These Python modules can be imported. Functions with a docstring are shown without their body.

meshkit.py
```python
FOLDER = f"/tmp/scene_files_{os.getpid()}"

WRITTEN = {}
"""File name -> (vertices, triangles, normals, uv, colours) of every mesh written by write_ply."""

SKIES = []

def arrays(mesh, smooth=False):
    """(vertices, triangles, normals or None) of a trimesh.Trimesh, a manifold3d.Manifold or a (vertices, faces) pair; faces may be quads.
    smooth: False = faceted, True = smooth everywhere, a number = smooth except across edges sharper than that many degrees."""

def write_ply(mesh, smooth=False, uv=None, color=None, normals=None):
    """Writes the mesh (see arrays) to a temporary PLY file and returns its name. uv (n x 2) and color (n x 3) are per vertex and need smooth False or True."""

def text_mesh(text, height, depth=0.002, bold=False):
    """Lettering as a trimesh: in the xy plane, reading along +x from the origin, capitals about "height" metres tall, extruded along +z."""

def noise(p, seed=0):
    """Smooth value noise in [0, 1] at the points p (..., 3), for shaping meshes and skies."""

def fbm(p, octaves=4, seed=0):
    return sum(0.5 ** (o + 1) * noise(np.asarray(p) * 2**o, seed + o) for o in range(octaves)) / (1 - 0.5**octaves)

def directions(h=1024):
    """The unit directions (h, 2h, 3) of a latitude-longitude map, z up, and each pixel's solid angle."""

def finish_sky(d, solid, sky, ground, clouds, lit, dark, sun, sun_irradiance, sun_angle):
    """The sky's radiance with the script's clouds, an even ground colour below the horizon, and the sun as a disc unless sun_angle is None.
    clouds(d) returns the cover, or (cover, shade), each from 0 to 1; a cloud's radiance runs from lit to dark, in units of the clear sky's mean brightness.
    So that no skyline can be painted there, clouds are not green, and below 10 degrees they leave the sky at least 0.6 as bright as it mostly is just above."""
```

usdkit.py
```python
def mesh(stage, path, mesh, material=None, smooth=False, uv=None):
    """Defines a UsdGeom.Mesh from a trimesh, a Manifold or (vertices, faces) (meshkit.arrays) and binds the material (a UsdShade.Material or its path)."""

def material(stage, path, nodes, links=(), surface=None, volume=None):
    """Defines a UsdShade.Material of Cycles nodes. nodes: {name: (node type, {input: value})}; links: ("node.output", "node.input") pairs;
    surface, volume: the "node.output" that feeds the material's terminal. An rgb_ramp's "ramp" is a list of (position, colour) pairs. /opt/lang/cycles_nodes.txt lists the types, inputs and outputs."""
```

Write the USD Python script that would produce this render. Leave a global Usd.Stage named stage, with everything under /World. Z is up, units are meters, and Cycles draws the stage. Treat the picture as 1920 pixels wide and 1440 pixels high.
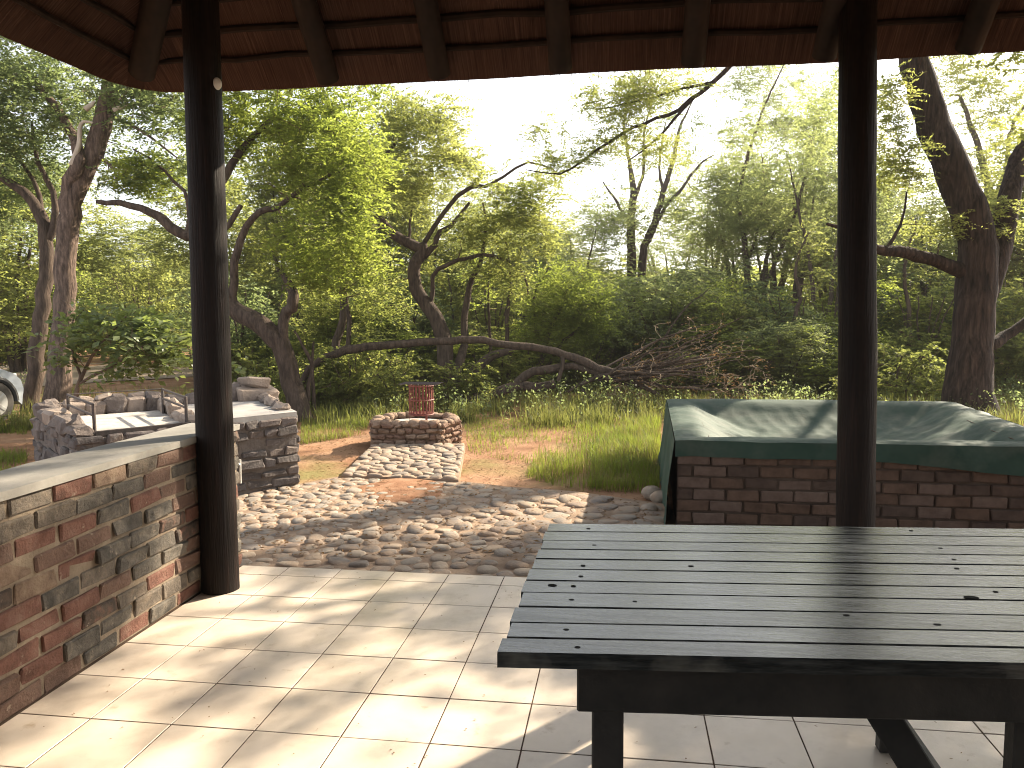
import math
import numpy as np
import trimesh
import usdkit
import meshkit
from pxr import Gf, Sdf, Usd, UsdGeom, UsdLux, UsdShade
from scipy.spatial import Voronoi, cKDTree
from shapely.geometry import Polygon, Point, LineString

stage = Usd.Stage.CreateInMemory()
UsdGeom.SetStageUpAxis(stage, UsdGeom.Tokens.z)
UsdGeom.SetStageMetersPerUnit(stage, 1.0)
UsdGeom.Xform.Define(stage, '/World')
UsdGeom.Scope.Define(stage, '/World/Looks')

# ------------------------------------------------------------------ camera
FPX, YAW, PITCH, ROLL, EYE = 1468.5, 0.140015, 0.0888335, -0.0044178, 1.5
fw = np.array([-math.sin(YAW) * math.cos(PITCH), math.cos(YAW) * math.cos(PITCH), -math.sin(PITCH)])
r0 = np.cross(fw, [0, 0, 1]); r0 /= np.linalg.norm(r0); u0 = np.cross(r0, fw)
RIGHT = r0 * math.cos(ROLL) + u0 * math.sin(ROLL)
UP = -r0 * math.sin(ROLL) + u0 * math.cos(ROLL)
CAM = np.array([0, 0, EYE])
cam = UsdGeom.Camera.Define(stage, '/World/camera')
cam.AddTransformOp().Set(Gf.Matrix4d(*[float(v) for row in ((*RIGHT, 0), (*UP, 0), (*(-fw), 0), (*CAM, 1)) for v in row]))
cam.CreateHorizontalApertureAttr(36.0)
cam.CreateVerticalApertureAttr(27.0)
cam.CreateFocalLengthAttr(36.0 * FPX / 1920)
cam.CreateClippingRangeAttr(Gf.Vec2f(0.05, 1000))
EXPOSURE = 1.78
cam.CreateExposureAttr(EXPOSURE)

# ------------------------------------------------------------------ sky and sun
SUN_AZ, SUN_EL = math.radians(40), math.radians(30)
SUN = np.array([math.sin(SUN_AZ) * math.cos(SUN_EL), math.cos(SUN_AZ) * math.cos(SUN_EL), math.sin(SUN_EL)])
sky = UsdLux.DomeLight.Define(stage, '/World/sky')
sky_m = usdkit.material(stage, '/World/Looks/sky', {
    's': ('sky_texture', {'sky_type': 'single_scattering', 'sun_disc': False, 'sun_elevation': SUN_EL, 'sun_rotation': SUN_AZ, 'aerosol_density': 2.0}),
    'h': ('hsv', {'saturation': 0.28}),
    'b': ('background_shader', {'strength': 0.10})}, [('s.color', 'h.color'), ('h.color', 'b.color')], surface='b.background')
UsdShade.MaterialBindingAPI.Apply(sky.GetPrim()).Bind(sky_m)
sky.GetPrim().SetCustomDataByKey('kind', 'structure')
sun = UsdLux.DistantLight.Define(stage, '/World/sun')
sx = np.cross([0, 0, 1], SUN); sx /= np.linalg.norm(sx); sy = np.cross(SUN, sx)
sun.AddTransformOp().Set(Gf.Matrix4d(*[float(v) for row in ((*sx, 0), (*sy, 0), (*SUN, 0), (0, 0, 0, 1)) for v in row]))
sun.CreateIntensityAttr(1.25)
sun.CreateAngleAttr(0.55)
sun.CreateColorAttr(Gf.Vec3f(1.0, 0.865, 0.67))
sun.GetPrim().CreateAttribute('inputs:normalize', Sdf.ValueTypeNames.Bool).Set(True)


# ------------------------------------------------------------------ helpers
def ray(x, y):
    return fw + RIGHT * (x - 960) / FPX - UP * (y - 720) / FPX


def at(x, y, d):            # the place a photo pixel shows, d metres ahead
    return CAM + ray(x, y) * d


def at_z(x, y, z):
    v = ray(x, y); return CAM + v * ((z - EYE) / v[2])


def at_y(x, y, Y):
    v = ray(x, y); return CAM + v * (Y / v[1])


USED = {}


def numbered(parent, name):
    key = parent + '/' + name
    n = USED.get(key, 0); USED[key] = n + 1
    return key if n == 0 else f'{key}_{n:03d}'


def path_of(parent):
    return '/World' if parent is None else (parent if isinstance(parent, str) else str(parent.GetPath()))


def tag(prim, label=None, category=None, group=None, kind=None):
    p = prim.GetPrim() if hasattr(prim, 'GetPrim') else prim
    for k, v in (('label', label), ('category', category), ('group', group), ('kind', kind)):
        if v:
            p.SetCustomDataByKey(k, v)
    return p


def obj(name, mesh, mat, parent=None, smooth=False, uv=None, **tags):
    m = usdkit.mesh(stage, numbered(path_of(parent), name), mesh, mat, smooth, uv)
    return tag(m.GetPrim(), **tags)


def thing(name, label, category, loc=(0, 0, 0), rotz=0.0, scale=1.0, group=None, kind=None):
    x = UsdGeom.Xform.Define(stage, numbered('/World', name))
    x.AddTranslateOp().Set(Gf.Vec3d(*map(float, loc)))
    x.AddRotateZOp().Set(float(rotz))
    x.AddScaleOp().Set(Gf.Vec3f(*([float(scale)] * 3 if np.ndim(scale) == 0 else map(float, scale))))
    return tag(x.GetPrim(), label, category, group, kind)


def dup(root, name, label, category, loc, rotz, scale, group=None):
    t = thing(name, label, category, loc, rotz, scale, group)
    t.GetReferences().AddInternalReference(root.GetPath())
    t.SetInstanceable(True)
    return t


def join(parts):
    vs, fs, n = [], [], 0
    for p in parts:
        v, f = (p.vertices, p.faces) if hasattr(p, 'vertices') else p
        vs.append(np.asarray(v, float)); fs.append(np.asarray(f) + n); n += len(v)
    return np.vstack(vs), np.vstack(fs)


_cb_v = np.array([(sx_ * a, sy_ * b, sz_ * c, k) for k, (a, b, c) in enumerate(((1, 0, 0), (0, 1, 0), (0, 0, 1))) for sx_ in (-1, 1) for sy_ in (-1, 1) for sz_ in (-1, 1)], float)
_signs = np.array([(a, b, c) for _ in range(3) for a in (-1, 1) for b in (-1, 1) for c in (-1, 1)], float)
_axis = np.repeat(np.arange(3), 8)
_tmp = np.array(_signs); _tmp = _tmp * 1.0
for _i in range(24):
    _tmp[_i, _axis[_i]] *= 1.2
_hull = trimesh.Trimesh(_tmp, np.zeros((0, 3), int), process=False).convex_hull
_order = cKDTree(_tmp).query(_hull.vertices)[1]
CB_FACES = _order[_hull.faces]


def cbox(size, center=(0, 0, 0), ch=0.004, jit=0.0, rng=None):
    """A chamfered box: 24 vertices, 44 triangles."""
    h = np.asarray(size, float) / 2
    c = min(ch, h.min() * 0.8)
    v = _signs * (h - c)
    v[np.arange(24), _axis] += _signs[np.arange(24), _axis] * c
    if jit:
        corner = ((_signs[:, 0] > 0) * 4 + (_signs[:, 1] > 0) * 2 + (_signs[:, 2] > 0)).astype(int)
        v = v + rng.normal(0, jit, (8, 3))[corner] + rng.normal(0, jit * 0.35, (24, 3))
    return v + np.asarray(center, float), CB_FACES


def rotz(mesh, deg, about=(0, 0, 0)):
    v, f = mesh
    a = math.radians(deg); c, s = math.cos(a), math.sin(a)
    o = np.asarray(about, float)
    return (np.asarray(v) - o) @ np.array([[c, s, 0], [-s, c, 0], [0, 0, 1]]) + o, f


def move(mesh, d):
    return np.asarray(mesh[0]) + np.asarray(d, float), mesh[1]


def frame(mesh, o, ex, ey, ez):
    return np.asarray(o, float) + np.asarray(mesh[0]) @ np.array([ex, ey, ez], float), mesh[1]


def spline(pts, step=0.15):
    p = np.asarray(pts, float)
    if len(p) < 3:
        return p
    q = np.vstack([2 * p[0] - p[1], p, 2 * p[-1] - p[-2]])
    out = []
    for i in range(1, len(q) - 2):
        n = max(2, int(np.linalg.norm(q[i + 1, :3] - q[i, :3]) / step))
        t = np.arange(n)[:, None] / n
        a, b, c, d = q[i - 1], q[i], q[i + 1], q[i + 2]
        out.append(0.5 * (2 * b + (c - a) * t + (2 * a - 5 * b + 4 * c - d) * t ** 2 + (3 * b - a - 3 * c + d) * t ** 3))
    out.append(p[-1:])
    return np.vstack(out)


def tube(pts, rad, sides=8, cap=True, rough=0.0, seed=0, twist=0.0):
    p = np.asarray(pts, float); n = len(p)
    rad = np.full(n, float(rad)) if np.ndim(rad) == 0 else np.asarray(rad, float)
    t = np.gradient(p, axis=0); t /= np.maximum(np.linalg.norm(t, axis=1, keepdims=True), 1e-9)
    ref = np.array([0, 0, 1.0]) if abs(t[0, 2]) < 0.9 else np.array([1.0, 0, 0])
    u = np.cross(t[0], ref); u /= np.linalg.norm(u)
    us = [u]
    for i in range(1, n):
        u = u - t[i] * (u @ t[i]); u /= max(np.linalg.norm(u), 1e-9); us.append(u)
    us = np.array(us); ws = np.cross(t, us)
    a = np.arange(sides) / sides * 2 * np.pi
    ang = a[None, :] + twist * np.arange(n)[:, None]
    ring = us[:, None] * np.cos(ang)[..., None] + ws[:, None] * np.sin(ang)[..., None]
    rr = rad[:, None] * np.ones((1, sides))
    if rough:
        q = np.concatenate([ring * 1.6, np.zeros((n, sides, 0))], -1) + p[:, None] * 2.2
        rr = rr * (1 + rough * 2 * (meshkit.fbm(q * 1.7, 3, seed) - 0.5))
    v = (p[:, None] + ring * rr[..., None]).reshape(-1, 3)
    i, j = np.meshgrid(np.arange(n - 1), np.arange(sides), indexing='ij')
    k = (j + 1) % sides
    A, B, C_, D = i * sides + j, i * sides + k, (i + 1) * sides + k, (i + 1) * sides + j
    f = np.concatenate([np.stack([A, B, C_], -1).reshape(-1, 3), np.stack([A, C_, D], -1).reshape(-1, 3)])
    if cap:
        v = np.vstack([v, p[0], p[-1]])
        jj = np.arange(sides); kk = (jj + 1) % sides
        f = np.vstack([f, np.stack([np.full(sides, n * sides), kk, jj], -1), np.stack([np.full(sides, n * sides + 1), (n - 1) * sides + jj, (n - 1) * sides + kk], -1)])
    return v, f


def leaf_mesh(centers, length, width, rng, up=0.4, fold=0.15, normals=None):
    """Diamond leaves, two triangles each, folded a little along the mid line."""
    n = len(centers)
    L = length * rng.uniform(0.6, 1.25, n)[:, None]; W = width * rng.uniform(0.7, 1.2, n)[:, None]
    nr = rng.normal(0, 1, (n, 3)); nr[:, 2] += up * 2
    nr /= np.linalg.norm(nr, axis=1, keepdims=True)
    d = rng.normal(0, 1, (n, 3)); d -= nr * (d * nr).sum(1, keepdims=True); d /= np.linalg.norm(d, axis=1, keepdims=True)
    s = np.cross(nr, d)
    c = np.asarray(centers)
    v = np.stack([c - d * L / 2, c + s * W / 2 + nr * W * fold, c + d * L / 2, c - s * W / 2 + nr * W * fold], 1).reshape(-1, 3)
    b = np.arange(n)[:, None] * 4
    f = np.concatenate([b + [0, 1, 2], b + [0, 2, 3]])
    return v, f


def blade_mesh(base, height, width, rng, lean=0.5):
    n = len(base)
    h = height * rng.uniform(0.45, 1.2, n)[:, None] if np.ndim(height) == 0 else (height * rng.uniform(0.6, 1.15, n))[:, None]
    a = rng.uniform(0, 2 * np.pi, n)
    d = np.stack([np.cos(a), np.sin(a), np.zeros(n)], 1); s = np.stack([-np.sin(a), np.cos(a), np.zeros(n)], 1)
    l = np.abs(rng.normal(0, lean, n))[:, None]
    w = width * rng.uniform(0.6, 1.3, n)[:, None]
    up = np.array([0, 0, 1.0])
    m = base + up * h * 0.55 + d * h * l * 0.28
    t = base + up * h * (1 - 0.18 * np.minimum(l, 1.6)) + d * h * l * 0.85
    v = np.stack([base - s * w, base + s * w, m - s * w * 0.8, m + s * w * 0.8, t], 1).reshape(-1, 3)
    b = np.arange(n)[:, None] * 5
    return v, np.concatenate([b + [0, 1, 3], b + [0, 3, 2], b + [2, 3, 4]])


# ------------------------------------------------------------------ materials
def surf(name, stops, scale=6.0, rough=0.7, bump=0.0, bump_scale=40.0, stretch=(1, 1, 1), detail=6.0, spec=0.4, bdist=0.01, second=None, rough_var=0.0, metallic=0.0, coat=0.0, distortion=0.0):
    """Principled surface whose base colour runs through stops by noise on the world position, with fine bump."""
    n = {'g': ('geometry', {}), 'map': ('mapping', {'scale': stretch}),
         'n': ('noise_texture', {'scale': scale, 'detail': detail, 'roughness': 0.62, 'distortion': distortion}), 'r': ('rgb_ramp', {'ramp': stops}),
         'p': ('principled_bsdf', {'roughness': rough, 'specular_ior_level': spec, 'metallic': metallic, 'coat_weight': coat})}
    l = [('g.position', 'map.vector'), ('map.vector', 'n.vector'), ('n.fac', 'r.fac')]
    col = 'r.color'
    if second:                                  # (scale, amount range, colour): blotches of another colour
        sc, lo, hi, colr = second
        n['n2'] = ('noise_texture', {'scale': sc, 'detail': 5.0, 'roughness': 0.6})
        n['m2'] = ('map_range', {'from_min': lo, 'from_max': hi, 'clamp': True})
        n['x2'] = ('mix', {'color2': colr})
        l += [('g.position', 'n2.vector'), ('n2.fac', 'm2.value'), ('m2.result', 'x2.fac'), (col, 'x2.color1')]
        col = 'x2.color'
    l.append((col, 'p.base_color'))
    if bump:
        n['nb'] = ('noise_texture', {'scale': bump_scale, 'detail': 6.0, 'roughness': 0.65})
        n['b'] = ('bump', {'strength': bump, 'distance': bdist})
        l += [('map.vector', 'nb.vector'), ('nb.fac', 'b.height'), ('b.normal', 'p.normal')]
    if rough_var:
        n['mr'] = ('map_range', {'to_min': rough - rough_var, 'to_max': rough + rough_var, 'from_min': 0.3, 'from_max': 0.7, 'clamp': True})
        l += [('n.fac', 'mr.value'), ('mr.result', 'p.roughness')]
    return usdkit.material(stage, '/World/Looks/' + name, n, l, surface='p.BSDF')


def leafmat(name, cols, trans, gloss=0.5, mixf=0.66):
    """Leaves: each leaf its own tone (random per island), part of the light passes through."""
    n = {'g': ('geometry', {}), 'r': ('rgb_ramp', {'ramp': list(cols)}), 'rt': ('rgb_ramp', {'ramp': list(trans)}),
         'n': ('noise_texture', {'scale': 0.9, 'detail': 2.0}), 'a': ('math', {'math_type': 'multiply_add', 'value2': 0.6, 'value3': -0.05}), 'a2': ('math', {'math_type': 'multiply_add', 'value2': 0.45}),
         'p': ('principled_bsdf', {'roughness': gloss, 'specular_ior_level': 0.2}), 't': ('translucent_bsdf', {}), 'm': ('mix_closure', {'fac': mixf})}
    l = [('g.position', 'n.vector'), ('n.fac', 'a.value1'), ('g.random_per_island', 'a2.value1'), ('a.value', 'a2.value3'),
         ('a2.value', 'r.fac'), ('a2.value', 'rt.fac'), ('r.color', 'p.base_color'), ('rt.color', 't.color'),
         ('p.BSDF', 'm.closure1'), ('t.BSDF', 'm.closure2'), ('m.closure', 'm.closure')][:-1]
    return usdkit.material(stage, '/World/Looks/' + name, n, l, surface='m.closure')


M = {}
M['soil'] = surf('soil', [(0.28, (0.14, 0.072, 0.042)), (0.45, (0.25, 0.135, 0.078)), (0.6, (0.34, 0.205, 0.125)), (0.75, (0.20, 0.12, 0.075))], 1.6, 0.95, 0.6, 30, detail=9, spec=0.1, bdist=0.03, second=(0.5, 0.52, 0.66, (0.20, 0.17, 0.07)))
M['red_soil'] = surf('red_soil', [(0.3, (0.17, 0.08, 0.045)), (0.5, (0.27, 0.145, 0.085)), (0.7, (0.34, 0.22, 0.14))], 5, 0.95, 0.6, 60, detail=8, spec=0.1, bdist=0.02)
M['road'] = surf('road', [(0.3, (0.26, 0.20, 0.15)), (0.7, (0.38, 0.30, 0.23))], 1.5, 0.95, 0.4, 20, spec=0.1, bdist=0.03)
M['tile'] = surf('tile', [(0.25, (0.50, 0.41, 0.325)), (0.5, (0.59, 0.50, 0.405)), (0.75, (0.64, 0.55, 0.46))], 3.5, 0.34, 0.05, 90, detail=8, spec=0.45, rough_var=0.1, bdist=0.003, second=(11.0, 0.60, 0.74, (0.52, 0.42, 0.33)))
M['tile_b'] = surf('tile_b', [(0.25, (0.52, 0.43, 0.345)), (0.5, (0.61, 0.52, 0.425)), (0.75, (0.66, 0.57, 0.48))], 4.1, 0.38, 0.05, 90, detail=8, spec=0.45, rough_var=0.1, bdist=0.003, second=(9.0, 0.62, 0.74, (0.42, 0.32, 0.22)))
M['grout'] = surf('grout', [(0.3, (0.06, 0.04, 0.03)), (0.7, (0.11, 0.075, 0.055))], 8, 0.95, 0.3, 120, spec=0.1)
M['mortar'] = surf('mortar', [(0.3, (0.17, 0.13, 0.095)), (0.7, (0.28, 0.225, 0.165))], 9, 0.95, 0.7, 80, spec=0.1, bdist=0.01)
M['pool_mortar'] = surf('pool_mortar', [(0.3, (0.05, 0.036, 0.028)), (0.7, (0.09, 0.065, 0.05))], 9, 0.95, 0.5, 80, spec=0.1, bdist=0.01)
M['coping'] = surf('coping', [(0.3, (0.17, 0.16, 0.14)), (0.55, (0.25, 0.235, 0.21)), (0.75, (0.33, 0.31, 0.27))], 3, 0.8, 0.35, 60, detail=9, spec=0.25, bdist=0.006, second=(6.0, 0.55, 0.7, (0.24, 0.23, 0.20)))
BR = []
for i, (a, b, c) in enumerate([((0.0780, 0.0390, 0.0289), (0.1482, 0.0702, 0.0515), (0.1872, 0.1092, 0.0819)), ((0.0858, 0.0507, 0.0374), (0.1404, 0.0858, 0.0640), (0.1092, 0.0780, 0.0624)),
                               ((0.0429, 0.0390, 0.0343), (0.0975, 0.0858, 0.0718), (0.1794, 0.1521, 0.1209)), ((0.0624, 0.0515, 0.0413), (0.1248, 0.1030, 0.0819), (0.2028, 0.1599, 0.1209)),
                               ((0.1014, 0.0663, 0.0452), (0.1872, 0.1287, 0.0897), (0.2496, 0.1872, 0.1326)), ((0.0312, 0.0281, 0.0250), (0.0858, 0.0624, 0.0484), (0.1872, 0.0936, 0.0663))]):
    BR.append(surf('brick_' + 'abcdef'[i], [(0.28, a), (0.5, b), (0.72, c)], 11 + i, 0.85, 0.8, 70, detail=10, spec=0.25, bdist=0.012, distortion=0.6, second=(26.0, 0.63, 0.75, (0.30, 0.24, 0.18))))
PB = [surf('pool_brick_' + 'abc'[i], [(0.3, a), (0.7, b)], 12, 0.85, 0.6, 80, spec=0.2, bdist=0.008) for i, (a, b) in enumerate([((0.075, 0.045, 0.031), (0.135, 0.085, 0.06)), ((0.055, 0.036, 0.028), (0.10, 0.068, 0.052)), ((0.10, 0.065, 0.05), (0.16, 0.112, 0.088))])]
ST = [surf('cobble_' + 'abcd'[i], [(0.3, a), (0.7, b)], 9, 0.85, 0.6, 55, detail=8, spec=0.25, bdist=0.012, second=(7.0, 0.42, 0.66, (0.32, 0.23, 0.16))) for i, (a, b) in enumerate(
    [((0.20, 0.172, 0.145), (0.31, 0.27, 0.225)), ((0.14, 0.12, 0.105), (0.24, 0.205, 0.175)), ((0.24, 0.195, 0.15), (0.35, 0.29, 0.23)), ((0.20, 0.15, 0.12), (0.29, 0.225, 0.18))])]
BS = [surf('rubble_' + 'abc'[i], [(0.3, a), (0.7, b)], 7, 0.9, 0.9, 40, detail=9, spec=0.2, bdist=0.02, second=(14.0, 0.60, 0.72, (0.24, 0.21, 0.185))) for i, (a, b) in enumerate(
    [((0.085, 0.07, 0.066), (0.155, 0.132, 0.122)), ((0.10, 0.08, 0.071), (0.18, 0.148, 0.13)), ((0.07, 0.06, 0.057), (0.13, 0.112, 0.104)),])]
FS = [surf('fire_stone_' + 'ab'[i], [(0.3, a), (0.7, b)], 8, 0.9, 0.9, 45, detail=9, spec=0.2, bdist=0.02) for i, (a, b) in enumerate([((0.16, 0.095, 0.07), (0.26, 0.17, 0.125)), ((0.19, 0.125, 0.09), (0.31, 0.225, 0.165))])]
M['rubble_mortar'] = surf('rubble_mortar', [(0.3, (0.11, 0.092, 0.082)), (0.7, (0.18, 0.155, 0.138))], 8, 0.95, 0.8, 50, spec=0.1, bdist=0.02)
M['fire_mortar'] = surf('fire_mortar', [(0.3, (0.19, 0.125, 0.09)), (0.7, (0.30, 0.21, 0.15))], 8, 0.95, 0.8, 50, spec=0.1, bdist=0.02)
M['capstone'] = surf('capstone', [(0.3, (0.19, 0.145, 0.115)), (0.7, (0.34, 0.275, 0.225))], 7, 0.9, 0.8, 40, detail=8, spec=0.2, bdist=0.015)
M['ash'] = surf('ash', [(0.3, (0.34, 0.305, 0.27)), (0.7, (0.50, 0.465, 0.42))], 9, 0.95, 0.5, 60, spec=0.1, bdist=0.01, second=(13.0, 0.58, 0.7, (0.22, 0.19, 0.17)))
M['concrete'] = surf('concrete', [(0.3, (0.25, 0.235, 0.22)), (0.7, (0.38, 0.36, 0.34))], 5, 0.85, 0.4, 60, spec=0.2, bdist=0.008, second=(8.0, 0.6, 0.72, (0.22, 0.21, 0.20)))
M['black_iron'] = surf('black_iron', [(0.3, (0.02, 0.017, 0.015)), (0.7, (0.07, 0.045, 0.035))], 30, 0.6, 0.3, 120, spec=0.5)
M['red_iron'] = surf('red_iron', [(0.3, (0.12, 0.030, 0.022)), (0.7, (0.23, 0.06, 0.042))], 25, 0.6, 0.3, 100, spec=0.4)
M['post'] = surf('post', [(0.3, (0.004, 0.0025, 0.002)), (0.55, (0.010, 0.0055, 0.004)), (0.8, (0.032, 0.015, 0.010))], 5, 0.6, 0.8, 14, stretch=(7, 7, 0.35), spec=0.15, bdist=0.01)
M['pole'] = surf('pole', [(0.3, (0.010, 0.007, 0.006)), (0.7, (0.028, 0.017, 0.013))], 6, 0.7, 0.4, 25, spec=0.25, bdist=0.01)
M['lath'] = surf('lath', [(0.3, (0.012, 0.008, 0.006)), (0.7, (0.03, 0.018, 0.013))], 9, 0.8, 0.3, 40, spec=0.2)
M['plank'] = surf('plank', [(0.3, (0.008, 0.009, 0.009)), (0.5, (0.017, 0.018, 0.0175)), (0.7, (0.035, 0.036, 0.034))], 5, 0.20, 0.14, 10, stretch=(0.9, 14, 14), detail=8, spec=0.9, bdist=0.006, rough_var=0.10, second=(3.0, 0.60, 0.72, (0.09, 0.085, 0.07)))
M['plank_b'] = surf('plank_b', [(0.3, (0.007, 0.0085, 0.0085)), (0.5, (0.014, 0.016, 0.0155)), (0.7, (0.03, 0.032, 0.030))], 6, 0.24, 0.14, 11, stretch=(0.8, 15, 15), detail=8, spec=0.85, bdist=0.006, rough_var=0.10, second=(3.6, 0.55, 0.70, (0.10, 0.095, 0.08)))
M['plank_c'] = surf('plank_c', [(0.3, (0.012, 0.013, 0.012)), (0.5, (0.024, 0.025, 0.023)), (0.7, (0.045, 0.046, 0.041))], 4, 0.22, 0.14, 9, stretch=(1.1, 13, 13), detail=8, spec=0.85, bdist=0.006, rough_var=0.11, second=(2.6, 0.58, 0.72, (0.12, 0.11, 0.09)))
M['table_under'] = surf('table_under', [(0.3, (0.010, 0.010, 0.009)), (0.7, (0.03, 0.026, 0.022))], 8, 0.55, 0.3, 20, spec=0.3)
M['knot'] = surf('knot', [(0.3, (0.004, 0.004, 0.004)), (0.7, (0.012, 0.010, 0.009))], 40, 0.8, 0, spec=0.1)
M['tarp'] = surf('tarp', [(0.25, (0.013, 0.032, 0.022)), (0.5, (0.024, 0.050, 0.036)), (0.75, (0.044, 0.070, 0.052))], 2.2, 0.72, 0.25, 18, detail=8, spec=0.2, bdist=0.01, second=(2.8, 0.50, 0.74, (0.075, 0.088, 0.070)))
M['white_plastic'] = surf('white_plastic', [(0.3, (0.62, 0.60, 0.55)), (0.7, (0.72, 0.70, 0.66))], 12, 0.4, 0, spec=0.5)
M['plaster'] = surf('plaster', [(0.3, (0.10, 0.08, 0.06)), (0.7, (0.14, 0.11, 0.08))], 3, 0.9, 0.2, 60, spec=0.2)
M['bark_pale'] = surf('bark_pale', [(0.3, (0.04, 0.03, 0.025)), (0.5, (0.12, 0.086, 0.068)), (0.72, (0.24, 0.17, 0.13))], 6, 0.9, 1.0, 9, stretch=(4, 4, 0.9), detail=9, spec=0.15, bdist=0.04)
M['bark_dark'] = surf('bark_dark', [(0.28, (0.035, 0.026, 0.021)), (0.5, (0.085, 0.062, 0.048)), (0.75, (0.15, 0.11, 0.085))], 5, 0.9, 1.0, 14, stretch=(4, 4, 0.8), detail=9, spec=0.15, bdist=0.04)
M['bark_red'] = surf('bark_red', [(0.3, (0.012, 0.009, 0.008)), (0.5, (0.045, 0.031, 0.025)), (0.75, (0.11, 0.075, 0.058))], 5, 0.9, 1.0, 7, stretch=(4, 4, 0.45), detail=9, spec=0.12, bdist=0.09, distortion=0.4)
M['dead_wood'] = surf('dead_wood', [(0.3, (0.34, 0.28, 0.22)), (0.7, (0.55, 0.47, 0.38))], 6, 0.85, 0.5, 30, stretch=(3, 3, 0.8), spec=0.2)
M['twig'] = surf('twig', [(0.3, (0.075, 0.05, 0.036)), (0.7, (0.17, 0.115, 0.08))], 5, 0.9, 0.3, 30, spec=0.15)
M['dry_twig'] = surf('dry_twig', [(0.3, (0.24, 0.175, 0.12)), (0.7, (0.42, 0.325, 0.225))], 5, 0.9, 0.3, 30, spec=0.15)

Y0, Y1, Y2 = (0.060, 0.080, 0.026), (0.10, 0.118, 0.040), (0.145, 0.150, 0.056)
T0, T1, T2 = (0.30, 0.37, 0.06), (0.46, 0.51, 0.10), (0.60, 0.60, 0.17)
M['leaf_yellow'] = leafmat('leaf_yellow', [(0.1, Y0), (0.5, Y1), (0.9, Y2)], [(0.1, T0), (0.5, T1), (0.9, T2)])
M['leaf_green'] = leafmat('leaf_green', [(0.1, (0.055, 0.072, 0.032)), (0.5, (0.092, 0.108, 0.048)), (0.9, (0.135, 0.14, 0.065))], [(0.1, (0.30, 0.34, 0.08)), (0.5, (0.47, 0.48, 0.13)), (0.9, (0.60, 0.57, 0.20))])
M['leaf_grey'] = leafmat('leaf_grey', [(0.1, (0.065, 0.08, 0.052)), (0.5, (0.10, 0.118, 0.072)), (0.9, (0.145, 0.15, 0.10))], [(0.1, (0.30, 0.36, 0.12)), (0.5, (0.47, 0.50, 0.18)), (0.9, (0.60, 0.60, 0.26))])
M['leaf_dark'] = leafmat('leaf_dark', [(0.1, (0.040, 0.058, 0.034)), (0.5, (0.065, 0.088, 0.050)), (0.9, (0.10, 0.12, 0.072))], [(0.1, (0.20, 0.26, 0.09)), (0.5, (0.34, 0.39, 0.15)), (0.9, (0.45, 0.47, 0.20))])
M['leaf_big'] = leafmat('leaf_big', [(0.1, (0.10, 0.14, 0.06)), (0.5, (0.20, 0.22, 0.12)), (0.8, (0.32, 0.31, 0.20)), (0.97, (0.42, 0.22, 0.09))], [(0.1, (0.22, 0.30, 0.06)), (0.55, (0.42, 0.46, 0.12)), (0.9, (0.55, 0.48, 0.16))], gloss=0.32, mixf=0.45)
M['leaf_dry'] = leafmat('leaf_dry', [(0.1, (0.16, 0.09, 0.04)), (0.5, (0.24, 0.15, 0.07)), (0.9, (0.34, 0.25, 0.12))], [(0.1, (0.16, 0.08, 0.03)), (0.5, (0.26, 0.16, 0.06)), (0.9, (0.36, 0.26, 0.10))], gloss=0.7, mixf=0.35)
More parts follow.
